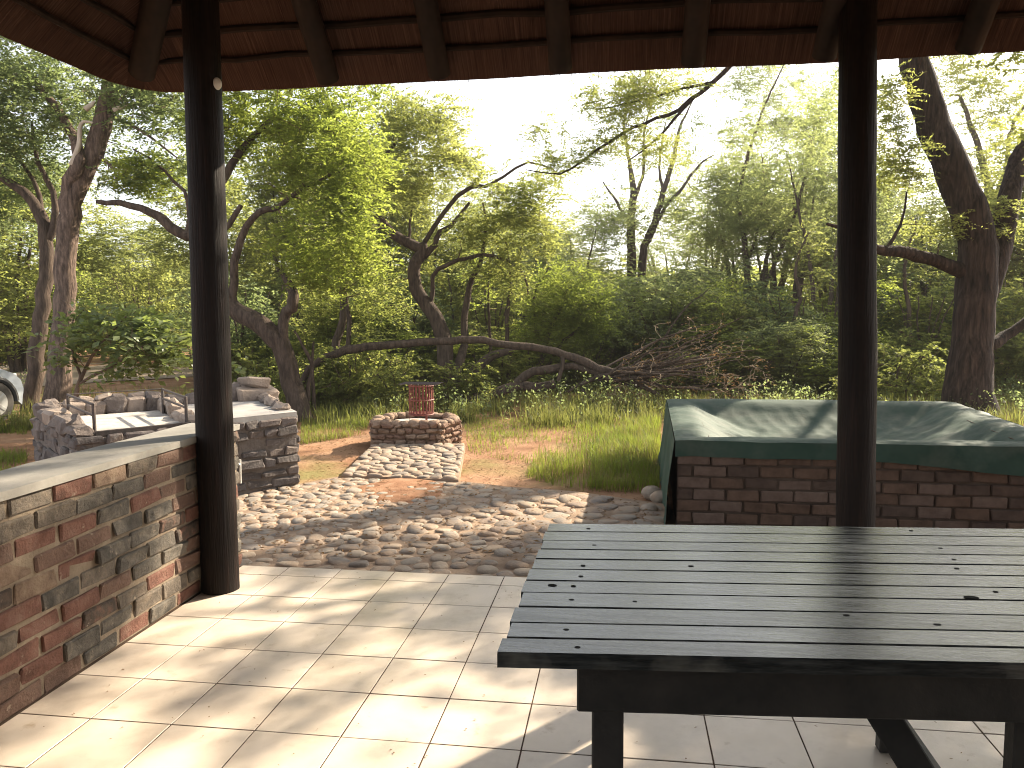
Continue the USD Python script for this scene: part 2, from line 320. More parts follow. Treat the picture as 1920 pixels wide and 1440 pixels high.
M['grass'] = leafmat('grass', [(0.1, (0.07, 0.105, 0.02)), (0.5, (0.14, 0.165, 0.035)), (0.9, (0.27, 0.24, 0.10))], [(0.1, (0.20, 0.28, 0.03)), (0.5, (0.38, 0.42, 0.07)), (0.9, (0.52, 0.46, 0.16))], gloss=0.5, mixf=0.5)
M['olive_grass'] = leafmat('olive_grass', [(0.1, (0.07, 0.085, 0.03)), (0.5, (0.13, 0.13, 0.05)), (0.9, (0.26, 0.21, 0.10))], [(0.1, (0.20, 0.23, 0.05)), (0.5, (0.33, 0.32, 0.09)), (0.9, (0.44, 0.36, 0.15))], gloss=0.6, mixf=0.5)
M['dry_grass'] = leafmat('dry_grass', [(0.1, (0.13, 0.13, 0.04)), (0.5, (0.26, 0.20, 0.09)), (0.9, (0.36, 0.27, 0.13))], [(0.1, (0.2, 0.2, 0.05)), (0.5, (0.34, 0.27, 0.10)), (0.9, (0.42, 0.33, 0.15))], gloss=0.6, mixf=0.4)
_n = {'uv': ('texture_coordinate', {}), 'map': ('mapping', {'scale': (150, 2.2, 1)}), 'n': ('noise_texture', {'scale': 1.0, 'detail': 6.0, 'roughness': 0.7}), 'map2': ('mapping', {'scale': (5, 2, 1)}), 'n2': ('noise_texture', {'scale': 1.0, 'detail': 4.0}),
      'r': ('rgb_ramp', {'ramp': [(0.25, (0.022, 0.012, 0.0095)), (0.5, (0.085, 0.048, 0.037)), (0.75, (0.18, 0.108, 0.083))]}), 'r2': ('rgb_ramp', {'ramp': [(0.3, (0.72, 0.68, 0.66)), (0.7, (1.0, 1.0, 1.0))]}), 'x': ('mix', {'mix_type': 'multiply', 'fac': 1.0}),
      'b': ('bump', {'strength': 0.9, 'distance': 0.012}), 'p': ('principled_bsdf', {'roughness': 0.85, 'specular_ior_level': 0.15})}
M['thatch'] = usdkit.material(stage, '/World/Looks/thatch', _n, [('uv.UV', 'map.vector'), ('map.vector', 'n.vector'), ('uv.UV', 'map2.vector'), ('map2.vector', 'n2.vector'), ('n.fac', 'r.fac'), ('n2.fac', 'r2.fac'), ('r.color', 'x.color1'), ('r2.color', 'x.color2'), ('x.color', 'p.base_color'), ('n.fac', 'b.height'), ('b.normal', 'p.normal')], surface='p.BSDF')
M['straw'] = leafmat('straw', [(0.1, (0.05, 0.024, 0.016)), (0.5, (0.10, 0.05, 0.033)), (0.9, (0.16, 0.09, 0.06))], [(0.1, (0.05, 0.025, 0.015)), (0.9, (0.12, 0.07, 0.04))], gloss=0.6, mixf=0.15)
M['car_paint'] = surf('car_paint', [(0.3, (0.42, 0.46, 0.52)), (0.7, (0.46, 0.50, 0.56))], 2, 0.3, 0, metallic=0.4, coat=0.6)
M['black_plastic'] = surf('black_plastic', [(0.3, (0.012, 0.012, 0.012)), (0.7, (0.025, 0.025, 0.024))], 9, 0.6, 0)
M['rubber'] = surf('rubber', [(0.3, (0.02, 0.019, 0.017)), (0.7, (0.05, 0.042, 0.035))], 9, 0.85, 0.2, 60)
M['alloy'] = surf('alloy', [(0.3, (0.45, 0.44, 0.43)), (0.7, (0.55, 0.54, 0.53))], 5, 0.4, 0, metallic=0.7)
M['car_glass'] = usdkit.material(stage, '/World/Looks/car_glass', {'t': ('transparent_bsdf', {'color': (0.35, 0.38, 0.38)}), 'g': ('glossy_bsdf', {'roughness': 0.03, 'color': (0.9, 0.9, 0.9)}), 'f': ('fresnel', {'IOR': 1.5}), 'm': ('mix_closure', {})}, [('f.fac', 'm.fac'), ('t.BSDF', 'm.closure1'), ('g.BSDF', 'm.closure2')], surface='m.closure')
M['red_lens'] = surf('red_lens', [(0.3, (0.35, 0.02, 0.02)), (0.7, (0.42, 0.03, 0.03))], 5, 0.15, 0, spec=0.6)

# ------------------------------------------------------------------ ground
GZ = -0.07


def ground_h(x, y):
    n = meshkit.fbm(np.stack([x * 0.35, y * 0.35, 0 * x], -1), 4, 3) - 0.5
    far = np.clip((np.hypot(x, y - 4) - 5) / 8, 0, 1)
    return GZ + n * (0.03 + 0.20 * far) - 0.012


s_ = np.linspace(-1, 1, 190)
gx = np.sinh(s_ * 4.6) / np.sinh(4.6) * 110
GX, GY = np.meshgrid(gx, gx + 8.0, indexing='ij')
GV = np.stack([GX, GY, ground_h(GX, GY)], -1).reshape(-1, 3)
i, j = np.meshgrid(np.arange(189), np.arange(189), indexing='ij')
a = i * 190 + j
GF = np.concatenate([np.stack([a, a + 190, a + 191], -1).reshape(-1, 3), np.stack([a, a + 191, a + 1], -1).reshape(-1, 3)])
obj('ground', (GV, GF), M['soil'], smooth=True, kind='structure')


def sheet(poly, h, step, name, mat, wob=0.0, seed=0, **tags):
    """A ground sheet inside a polygon, following ground_h + h."""
    pg = Polygon(poly)
    v, f = trimesh.creation.triangulate_polygon(pg.buffer(0).segmentize(step), engine='earcut')
    m = trimesh.Trimesh(np.column_stack([v, np.zeros(len(v))]), f, process=False)
    for _ in range(4):
        if np.median(m.edges_unique_length) > step:
            m = m.subdivide()
    v = np.array(m.vertices)
    v[:, 2] = ground_h(v[:, 0], v[:, 1]) + h
    return obj(name, (v, m.faces), mat, smooth=True, kind='structure', **tags)


road = [at_z(x, y, GZ)[:2] for x, y in ((-200, 745), (130, 722), (380, 706), (420, 690), (200, 682), (-100, 684))]
sheet(road, 0.02, 1.0, 'dirt_road', M['road'])

# ------------------------------------------------------------------ tiled floor of the shelter
T, WALL_X, EDGE_Y = 0.3248, -2.258, 4.336
floor = tag(UsdGeom.Xform.Define(stage, '/World/floor').GetPrim(), kind='structure')
obj('slab', cbox((8.2, 8.0, 0.2), (1.6, EDGE_Y - 0.008 - 4.0, -0.1014), 0.006), M['grout'], floor)
rng = np.random.default_rng(4)
xs = [-0.335 + T * k for k in range(-6, 12)]; ys = [2.561 + T * k for k in range(-6, 6)] + [EDGE_Y]
for x0, x1 in zip(xs[:-1], xs[1:]):
    for y0, y1 in zip(ys[:-1], ys[1:]):
        xa = max(x0, WALL_X + 0.002)
        t = cbox((x1 - xa - 0.0055, y1 - y0 - 0.0055, 0.014), ((xa + x1) / 2, (y0 + y1) / 2, -0.007 + rng.normal(0, 0.0003)), 0.0008, 0.0003, rng)
        obj('tile', t, M['tile' if rng.random() < 0.5 else 'tile_b'], floor)


# ------------------------------------------------------------------ brick work
def lay_bricks(parent, o, ex, length, z0, courses, mats, weights, rng, bl=0.222, bh=0.073, bd=0.05, joint=0.011, depth_out=0.0, jit=0.003, skip=None, out=None):
    """Running-bond bricks on the face that starts at o, runs along ex (unit, horizontal) and looks along out."""
    ex = np.array([ex[0], ex[1], 0.0]); out = np.array([out[0], out[1], 0.0])
    for c in range(courses):
        x = -(bl + joint) / 2 if c % 2 else 0.0
        x += rng.normal(0, 0.006)
        z = z0 + c * (bh + joint)
        while x < length - 0.02:
            a, b = max(x, 0), min(x + bl, length)
            if b - a > 0.03 and not (skip and skip((a + b) / 2, z)):
                pr = rng.normal(0, 0.0035)
                m = cbox((b - a, bd, bh), (0, 0, 0), 0.007, jit, rng)
                m = frame(m, np.asarray(o) + ex * (a + b) / 2 + np.array([0, 0, z + bh / 2 + rng.normal(0, 0.0015)]) + out * (pr - bd / 2), ex, np.cross([0, 0, 1], ex), (0, 0, 1))
                obj('brick', m, mats[rng.choice(len(mats), p=weights)], parent)
            x += bl + joint + rng.normal(0, 0.002)


wall = thing('brick_wall', 'low brick wall with a plastered top along the left side of the tiled floor', 'wall')
rng = np.random.default_rng(11)
WT, WH = 0.30, 0.825
W0 = 0.9
obj('mortar_core', cbox((WT - 0.018, EDGE_Y - W0 - 0.018, WH), (WALL_X - WT / 2, (W0 + EDGE_Y) / 2, WH / 2), 0.004), M['mortar'], wall)
wts = [0.19, 0.18, 0.25, 0.23, 0.05, 0.10]
lay_bricks(wall, (WALL_X + 0.001, EDGE_Y - 0.001, 0.004), (0, -1), EDGE_Y - W0, 0.0, 10, BR, wts, rng, bh=0.0705, joint=0.0125, out=(1, 0), jit=0.004)
lay_bricks(wall, (WALL_X - 0.052, EDGE_Y + 0.001, 0.004), (-1, 0), WT - 0.054, 0.0, 10, BR, wts, rng, bh=0.0705, joint=0.0125, out=(0, 1), bl=0.118)
v, f = trimesh.creation.box((WT + 0.02, EDGE_Y - W0 + 0.012, 0.034)).subdivide_to_size(0.09, return_index=False) if False else (None, None)
cp = trimesh.creation.box((WT + 0.016, EDGE_Y - W0 + 0.012, 0.034)).subdivide().subdivide().subdivide().subdivide()
v = np.array(cp.vertices)
v += [WALL_X - WT / 2 + 0.004, (W0 + EDGE_Y) / 2, WH + 0.0175]
v[:, 0] += (meshkit.fbm(v * [3, 9, 9], 3, 5) - 0.5) * 0.018 * (np.abs(v[:, 0] - WALL_X + WT / 2) > WT / 2 - 0.02)
v[:, 2] += (meshkit.fbm(v * [6, 5, 1], 3, 8) - 0.5) * 0.012 * (v[:, 2] > WH + 0.02)
obj('coping', (v, cp.faces), M['coping'], wall, smooth=40)
pipe = obj('pipe', tube([at_y(450, 862, EDGE_Y + 0.02), at_y(451, 906, EDGE_Y + 0.02)], 0.007, 8), M['white_plastic'], wall, smooth=40)
obj('pipe_clip', cbox((0.05, 0.03, 0.012), at_y(443, 870, EDGE_Y + 0.012), 0.003), M['white_plastic'], wall)

# ------------------------------------------------------------------ thatched shelter
TAN = math.tan(math.radians(43))
EX0, EX1, EY0, EY1, EZ = -3.10, 6.2, -4.8, 4.74, 2.90
shelter = thing('thatched_shelter', 'open shelter with a thatched roof on dark poles over the tiled floor', 'shelter')
outline = Polygon([(EX0, EY0), (EX1, EY0), (EX1, EY1), (EX0, EY1)]).buffer(-0.32).buffer(0.32, quad_segs=10)
ring_ = LineString(outline.exterior.coords)
NO = 360
pts = np.array([ring_.interpolate(t * ring_.length / NO).coords[0] for t in range(NO)])
half = (EY1 - EY0) / 2
RA, RB = np.array([EX0 + half, (EY0 + EY1) / 2]), np.array([EX1 - half, (EY0 + EY1) / 2])
if RA[0] > RB[0]:
    RA = RB = (RA + RB) / 2
rid = np.column_stack([np.clip(pts[:, 0], RA[0], RB[0]), np.full(NO, RA[1])])
NS = 40
sl = np.linspace(0, 1, NS) ** 1.3
arc = np.arange(NO) * ring_.length / NO
low = pts[:, None] + (rid - pts)[:, None] * sl[None, :, None]
hz = EZ + sl[None, :] * half * TAN * np.ones((NO, 1))
wav = (meshkit.fbm(np.stack([low[..., 0] * 0.9, low[..., 1] * 0.9, hz], -1), 3, 2) - 0.5) * 0.05
under = np.concatenate([low, (hz + wav)[..., None]], -1)
THICK = 0.24
top = under + np.array([0, 0, THICK])
inwd = (rid - pts) / np.linalg.norm(rid - pts, axis=1, keepdims=True)
top[:, 0, :2] += inwd * 0.05
i, j = np.meshgrid(np.arange(NO), np.arange(NS - 1), indexing='ij')
k = (i + 1) % NO
qa, qb, qc, qd = i * NS + j, k * NS + j, k * NS + j + 1, i * NS + j + 1
F1 = np.concatenate([np.stack([qa, qc, qb], -1).reshape(-1, 3), np.stack([qa, qd, qc], -1).reshape(-1, 3)])
nv = NO * NS
ii = np.arange(NO); kk = (ii + 1) % NO
rim = np.concatenate([np.stack([ii * NS, kk * NS, nv + kk * NS], -1), np.stack([ii * NS, nv + kk * NS, nv + ii * NS], -1)])
slope_len = sl * half / math.cos(math.radians(43))
dxl = np.minimum(low[..., 0] - EX0, EX1 - low[..., 0]); dyl = np.minimum(low[..., 1] - EY0, EY1 - low[..., 1])
uv = np.concatenate([np.stack([np.where(dyl < dxl, low[..., 0], low[..., 1]), np.minimum(dxl, dyl) / math.cos(math.radians(43))], -1).reshape(-1, 2)] * 2)
tang = np.roll(pts, -1, 0) - np.roll(pts, 1, 0); tang /= np.linalg.norm(tang, axis=1, keepdims=True)
nin = np.column_stack([-tang[:, 1], tang[:, 0]]); nin *= np.sign((nin * inwd).sum(1))[:, None]
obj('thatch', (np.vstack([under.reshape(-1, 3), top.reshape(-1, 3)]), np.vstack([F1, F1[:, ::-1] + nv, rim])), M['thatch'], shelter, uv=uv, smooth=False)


def roof_pt(x, y, drop=0.0):
    d = min(x - EX0, EX1 - x, y - EY0, EY1 - y)
    return np.array([x, y, EZ + d * TAN - drop / math.cos(math.radians(43))])


rng = np.random.default_rng(21)
CS, SN = math.cos(math.radians(43)), math.sin(math.radians(43))
for k in range(9):                          # laths along the front and the left slope
    d = (0.225 + 0.172 * k) * CS * 1.02
    n = 30
    x0, x1 = EX0 + d + 0.02, EX1 - d
    P = np.array([roof_pt(x, EY1 - d, 0.016) for x in np.linspace(x0, x1, n)]); P[:, 2] += rng.normal(0, 0.006, n); P[:, 1] += np.cumsum(rng.normal(0, 0.003, n)) * 0.6
    obj('lath', tube(P, 0.019 * rng.uniform(0.85, 1.15), 7), M['lath'], shelter, smooth=40)
    P = np.array([roof_pt(EX0 + d, y, 0.016) for y in np.linspace(EY1 - d - 0.02, EY0 + d, n)]); P[:, 2] += rng.normal(0, 0.006, n)
    obj('lath', tube(P, 0.019 * rng.uniform(0.85, 1.15), 7), M['lath'], shelter, smooth=40)


def rafter(a, b, r):
    P = np.linspace(a, b, 16)
    return tube(P, np.linspace(r, r * 1.08, 16), 12, rough=0.06, seed=int(abs(a[0]) * 100))


for x in (-1.745, -1.07, -0.362, 0.378, 1.08, 1.81, 2.5, 3.2):
    obj('rafter', rafter(roof_pt(x, EY1 - 0.13, 0.09), roof_pt(x, max(0.4, EY1 - (x - EX0) + 0.02), 0.09), 0.066), M['pole'], shelter, smooth=50)
obj('rafter', rafter(roof_pt(EX0 + 0.20, EY1 - 0.20, 0.085), roof_pt(EX0 + 4.2, EY1 - 4.2, 0.085), 0.078), M['pole'], shelter, smooth=50, label='rafter under the corner where the two roof slopes meet')
for y in (2.05, 1.2, 0.3):
    obj('rafter', rafter(roof_pt(EX0 + 0.16, y, 0.09), roof_pt(EX0 + min(3.6, EY1 - y - 0.02), y, 0.09), 0.066), M['pole'], shelter, smooth=50)
POST = []
for base, toppx, lab in (((402, 1100), (356, 0), 'dark brown round post beside the end of the brick wall'), ((1601, 1098), (1609, 0), 'dark brown round post between table and pool')):
    b = at_z(*base, 0.0)
    b[1] -= 0.03
    t = at_y(*toppx, b[1]); t = b + (t - b) * (3.42 / t[2])
    if base[0] < 900:
        b[0] += 0.055; t[0] += 0.055
    P = np.linspace(b, t, 30)
    P[:, 0] += (meshkit.fbm(P * 0.8, 2, 4) - 0.5) * 0.02
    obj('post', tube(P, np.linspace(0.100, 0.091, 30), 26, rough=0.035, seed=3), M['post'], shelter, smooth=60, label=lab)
    POST.append((b, t))
beam_y = POST[0][0][1]
obj('ring_beam', tube(np.linspace((EX0 + 0.8, beam_y, 3.47), (5.5, beam_y, 3.47), 20), 0.075, 12), M['pole'], shelter, smooth=50)
obj('ring_beam', tube(np.linspace((-2.25, beam_y + 0.05, 3.40), (-2.25, -4.2, 3.40), 20), 0.07, 12), M['pole'], shelter, smooth=50)
# loose straw: a fringe round the cut eave and stalks on the underside, near the camera's side only
keep = ((pts[:, 1] > 2.5) & (pts[:, 0] < 4.0)) | (pts[:, 0] < -2.4)
ki = np.where(keep)[0]
n = 26000
q = rng.choice(ki, n); tt = rng.random(n)
base = pts[q] + (pts[(q + 1) % NO] - pts[q]) * tt[:, None]
dirn = nin[q]
dn = np.column_stack([-dirn * CS, np.full(n, -SN)])            # down the slope
side = np.column_stack([-dirn[:, 1], dirn[:, 0], np.zeros(n)])
s0 = np.where(rng.random(n) < 0.40, rng.uniform(-0.01, 0.06, n), rng.uniform(0.0, 1.7, n))
hgt = np.where(s0 < 0.06, rng.random(n) ** 1.5 * 0.15, -rng.random(n) * 0.006)
st = np.column_stack([base + dirn * (s0 * CS)[:, None], EZ + s0 * SN + hgt + 0.004])
L = np.where(s0 < 0.06, rng.uniform(0.012, 0.03, n), rng.uniform(0.06, 0.16, n))
d2 = dn * np.where(s0 < 0.06, 0.8, 1.0)[:, None] + rng.normal(0, 0.06, (n, 3)) + np.column_stack([0 * s0, 0 * s0, np.where(s0 > 0.06, 0.03, 0)]); w = rng.uniform(0.0010, 0.0022, n)[:, None]
e = st + d2 * L[:, None]
a_ = st - dn * 0.05
v = np.stack([a_ - side * w, a_ + side * w, e + side * w * 0.5, e - side * w * 0.5], 1).reshape(-1, 3)
b4 = np.arange(n)[:, None] * 4
obj('straw', (v, np.concatenate([b4 + [0, 1, 2], b4 + [0, 2, 3]])), M['straw'], shelter, kind='stuff')

bulb = thing('light_bulb', 'small white lamp bulb high on the left post', 'lamp')
bp = at_y(406, 157, POST[0][0][1] - 0.02)
obj('globe', (trimesh.creation.icosphere(2, 0.026).vertices * [1, 1, 1.25] + bp, trimesh.creation.icosphere(2, 0.022).faces), M['white_plastic'], bulb, smooth=True)
obj('holder', tube([bp + [-0.06, 0, 0.03], bp + [-0.02, 0, 0.03], bp + [-0.005, 0, 0.028]], 0.013, 10), M['white_plastic'], bulb, smooth=40)

# the house that the shelter leans on, behind the camera
hw = trimesh.util.concatenate([trimesh.creation.box((8.2, 0.2, 3.6), trimesh.transformations.translation_matrix((1.6, -2.6, 1.75)))])
obj('wall_back', hw, M['plaster'], kind='structure')

# ------------------------------------------------------------------ table
table = thing('outdoor_table', 'long dark painted plank table standing on the tiled floor', 'table')
rng = np.random.default_rng(31)
SH = 0.082                                     # the table stands a little askew to the tiles


def tb(x, y, z):
    return np.array([-0.262 + x, 1.662 + y + SH * x, z])


def askew(m):
    v = np.array(m[0]); return np.column_stack([v[:, 0] - 0.262, v[:, 1] + 1.662 + SH * v[:, 0], v[:, 2]]), m[1]


TL, TW, NP = 2.9, 1.098, 11
pw = np.array([0.085, 0.092, 0.105, 0.105, 0.098, 0.100, 0.098, 0.098, 0.100, 0.110, 0.107]); pw = pw / pw.sum() * TW
y = 0.0
for k in range(NP):
    w = pw[k] - rng.uniform(0.0018, 0.0045)
    L0 = rng.uniform(-0.010, 0.010); zoff = rng.uniform(-0.0012, 0.0)
    nseg = 14
    # plank: rounded-edge section swept along x with slight bow
    sec = np.array([(0, 0), (w, 0), (w, 0.031), (w - 0.0035, 0.035), (0.0035, 0.035), (0, 0.031)]) - [w / 2, 0]
    xsn = np.linspace(L0, TL + rng.uniform(-0.01, 0.01), nseg)
    bow = (meshkit.fbm(np.column_stack([xsn * 1.3, np.full(nseg, k * 3.7), np.zeros(nseg)]), 2, 9) - 0.5)
    v = np.array([(x, y + pw[k] / 2 + sx_[0] * (1 + 0.012 * bw) + 0.0015 * bw, 0.715 + sx_[1] + 0.002 * bw + zoff) for x, bw in zip(xsn, bow) for sx_ in sec])
    ns = len(sec); f = []
    for s in range(nseg - 1):
        for e_ in range(ns):
            a, b = s * ns + e_, s * ns + (e_ + 1) % ns
            f += [(a, a + ns, b + ns), (a, b + ns, b)]
    for e_ in range(1, ns - 1):
        f += [(0, e_, e_ + 1), ((nseg - 1) * ns, (nseg - 1) * ns + e_ + 1, (nseg - 1) * ns + e_)]
    pl = obj('plank', askew((v, np.array(f)[:, ::-1])), M[['plank', 'plank_b', 'plank', 'plank_c'][int(rng.integers(4))]], table, smooth=30)
    scr = [0.14, 1.28, 2.42] if k % 2 else [0.15, 1.27, 2.4]
    for xsc in scr:
        if rng.random() < 0.9:
            q = askew(tube([(xsc + rng.normal(0, 0.015), y + pw[k] * rng.uniform(0.35, 0.65), 0.7496), (xsc, y + pw[k] / 2, 0.7508)], 0.0055, 9))
            v_ = np.array(q[0]); c_ = v_.mean(0); v_ = np.column_stack([v_[:, 0], v_[:, 1], np.clip(v_[:, 2], 0.749, 0.7507)])
            cen = askew((np.array([[xsc + rng.normal(0, 0.015), y + pw[k] * rng.uniform(0.35, 0.65), 0.0]]), None))[0][0]
            disc = trimesh.creation.cylinder(0.0055, 0.003, sections=12)
            obj('screw', (disc.vertices * [1.25, 1, 1] + [cen[0], cen[1], 0.7490], disc.faces), M['knot'], pl)
    y += pw[k]
for (kx, ky, ra) in ((0.075, 0.445, 0.011), (1.18, 0.40, 0.017), (1.62, 0.98, 0.016), (0.82, 0.26, 0.007), (1.02, 0.21, 0.008), (1.55, 0.42, 0.009), (0.47, 0.63, 0.007), (0.55, 0.78, 0.006), (1.75, 0.12, 0.012), (0.3, 0.33, 0.005)):
    disc = trimesh.creation.cylinder(ra * 0.75, 0.003, sections=14)
    c = tb(kx, ky, 0.7490)
    obj('knot', (disc.vertices * [1.5, 0.9, 1] + c, disc.faces), M['knot'], table)
# deep apron, its end board, legs and braces
AX = 0.165
obj('apron', askew(cbox((TL - 2 * AX, 0.035, 0.128), (TL / 2, 0.075, 0.650), 0.004)), M['table_under'], table)
obj('apron', askew(cbox((TL - 2 * AX, 0.035, 0.128), (TL / 2, TW - 0.075, 0.650), 0.004)), M['table_under'], table)
obj('batten', askew(cbox((0.05, TW - 0.22, 0.132), (AX + 0.025, TW / 2, 0.650), 0.004)), M['table_under'], table)
obj('batten', askew(cbox((0.09, TW - 0.19, 0.05), (1.30, TW / 2, 0.689), 0.004)), M['table_under'], table)
obj('batten', askew(cbox((0.05, TW - 0.22, 0.132), (TL - AX - 0.025, TW / 2, 0.650), 0.004)), M['table_under'], table)


def bar(a, b, w, t, up=(0, 0, 1)):
    a, b = np.asarray(a, float), np.asarray(b, float)
    ez = b - a; L = np.linalg.norm(ez); ez /= L
    ex = np.cross(up, ez)
    if np.linalg.norm(ex) < 1e-3:
        ex = np.array([1.0, 0, 0])
    ex /= np.linalg.norm(ex); ey = np.cross(ez, ex)
    return frame(cbox((w, t, L), (0, 0, L / 2), 0.004), a, ex, ey, ez)


for lx in (0.235, 1.2, TL - 0.23):
    obj('leg', bar(tb(lx, 0.13, 0.0), tb(lx, 0.13, 0.715), 0.075, 0.05, (0, 1, 0)), M['table_under'], table)
    obj('leg', bar(tb(lx if lx < 1 else lx - 0.02, TW - 0.13, 0.0), tb(lx, TW - 0.13, 0.715), 0.075, 0.05, (0, 1, 0)), M['table_under'], table)
obj('stretcher', askew(cbox((0.05, TW - 0.26, 0.07), (0.235, TW / 2, 0.12), 0.004)), M['table_under'], table)
obj('brace', bar(tb(0.83, 0.55, 0.64), tb(1.19, 0.34, 0.06), 0.085, 0.04, (0, 1, 0)), M['table_under'], table)
obj('stretcher', askew(cbox((0.05, TW - 0.26, 0.07), (1.2, TW / 2, 0.10), 0.004)), M['table_under'], table)

# ------------------------------------------------------------------ pool and its cover
pool = thing('raised_pool', 'raised brick pool beside the stone paving, under a green cover', 'pool')
PZ = 0.60
PQ = np.array([(0.40, 5.655), (3.02, 5.63), (3.30, 8.33), (0.49, 8.36)])
pin = np.array(Polygon(PQ).buffer(-0.24, join_style=2).exterior.coords)[:-1]
ringp = Polygon(PQ, [pin])
pm = trimesh.creation.extrude_polygon(ringp, PZ + 0.06, engine='earcut'); pm.apply_translation((0, 0, -0.08))
pv = np.array(pm.vertices)
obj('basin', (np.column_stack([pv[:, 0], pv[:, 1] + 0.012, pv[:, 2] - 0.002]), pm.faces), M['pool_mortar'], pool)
rng = np.random.default_rng(41)
exf = (PQ[1] - PQ[0]) / np.linalg.norm(PQ[1] - PQ[0])
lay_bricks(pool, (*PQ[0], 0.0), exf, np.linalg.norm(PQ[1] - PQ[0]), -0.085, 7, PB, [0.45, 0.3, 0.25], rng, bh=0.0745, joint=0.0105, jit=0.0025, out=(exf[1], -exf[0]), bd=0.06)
exr = (PQ[2] - PQ[1]) / np.linalg.norm(PQ[2] - PQ[1])
cover = thing('pool_cover', 'green dusty tarpaulin stretched over the raised brick pool, sagging in the middle', 'tarpaulin')
NG = 110
gu, gv = np.meshgrid(np.linspace(0, 1, NG), np.linspace(0, 1, NG), indexing='ij')
Q = PQ + np.array([(-0.02, -0.02), (0.02, -0.02), (0.02, 0.02), (-0.02, 0.02)])
P2 = (Q[0] * ((1 - gu) * (1 - gv))[..., None] + Q[1] * (gu * (1 - gv))[..., None] + Q[2] * (gu * gv)[..., None] + Q[3] * ((1 - gu) * gv)[..., None])
du, dv = np.minimum(gu, 1 - gu) * 2.75, np.minimum(gv, 1 - gv) * 2.72
dd = -np.log(np.exp(-np.minimum(du, dv) * 14) + 0 * du) / 14
dd = np.minimum(du, dv)
sag = np.clip((dd - 0.21) / 1.1, 0, 1)
zz = PZ + 0.012 - 0.32 * (1 - np.exp(-np.log1p(np.exp((dd - 0.23) / 0.035)) * 0.035 / 0.42)) - 0.012 * np.clip(1 - dd / 0.05, 0, 1)
rip = np.sin((P2[..., 0] * 5 + P2[..., 1] * 9) + 3 * meshkit.fbm(np.stack([P2[..., 0], P2[..., 1], 0 * gu], -1) * 1.5, 2, 4))
zz += 0.004 * rip * np.clip(sag * 5, 0, 1) + (meshkit.fbm(np.stack([P2[..., 0] * 3, P2[..., 1] * 7, 0 * gu], -1), 4, 6) - 0.5) * 0.022 + 0.004 * np.abs(np.sin(P2[..., 0] * 21 + P2[..., 1] * 6)) ** 6 * np.clip(sag * 4, 0, 1)
GRIDV = np.concatenate([P2, zz[..., None]], -1)
ti, tj = np.meshgrid(np.arange(NG - 1), np.arange(NG - 1), indexing='ij')
ta = ti * NG + tj
tf = np.concatenate([np.stack([ta, ta + NG, ta + NG + 1], -1).reshape(-1, 3), np.stack([ta, ta + NG + 1, ta + 1], -1).reshape(-1, 3)])
obj('sheet', (GRIDV.reshape(-1, 3), tf), M['tarp'], cover, smooth=True)


def hem(edge, outd, depth, flare, seed):
    n = len(edge); rows = 9
    t = np.linspace(0, 1, rows)
    dep = depth(np.linspace(0, 1, n)) if callable(depth) else np.full(n, depth)
    V = edge[:, None] + np.array([*outd, 0])[None, None] * (0.006 + flare * t[None, :, None] * 1.0 + 0.012 * np.sin(np.linspace(0, 1, n) * 23 + seed)[:, None, None] * t[None, :, None])
    V = V + np.array([0, 0, -1.0]) * (dep[:, None] * t[None, :])[..., None]
    wv = (meshkit.fbm(V * 3, 3, seed) - 0.5)
    V = V + np.array([*outd, 0]) * (wv * 0.05 * t[None])[..., None]
    i, j = np.meshgrid(np.arange(n - 1), np.arange(rows - 1), indexing='ij')
    a = i * rows + j
    F = np.concatenate([np.stack([a, a + rows, a + rows + 1], -1).reshape(-1, 3), np.stack([a, a + rows + 1, a + 1], -1).reshape(-1, 3)])
    return V.reshape(-1, 3), F


nrm = lambda a, b: np.array([(b - a)[1], -(b - a)[0]]) / np.linalg.norm(b - a)
obj('hem', hem(GRIDV[:, 0], nrm(PQ[0], PQ[1]), lambda u: 0.115 + 0.11 * np.clip((u - 0.45) / 0.5, 0, 1) ** 1.3, 0.012, 3), M['tarp'], cover, smooth=True)
obj('hem', hem(GRIDV[0, ::-1], nrm(PQ[3], PQ[0]), 0.655, 0.07, 5), M['tarp'], cover, smooth=True)
obj('hem', hem(GRIDV[-1, :], nrm(PQ[1], PQ[2]), 0.18, 0.02, 7), M['tarp'], cover, smooth=True)
obj('hem', hem(GRIDV[::-1, -1], nrm(PQ[2], PQ[3]), 0.2, 0.02, 9), M['tarp'], cover, smooth=True)


# ------------------------------------------------------------------ stone paving
def pack(poly, size, rng, relax=3):
    """Points spread through a polygon, nearer together where size(x, y) is small."""
    pg = Polygon(poly); x0, y0, x1, y1 = pg.bounds
    cand = rng.uniform((x0, y0), (x1, y1), (9000, 2))
    import shapely
    cand = cand[shapely.contains_xy(pg, cand[:, 0], cand[:, 1])]
    out = []; rad = []
    for c in cand:
        s = size(*c) * 0.86
        if not out or np.min(np.hypot(*(np.array(out) - c).T) - (np.array(rad) + s) / 2) > 0:
            out.append(c); rad.append(s)
    return np.array(out), pg


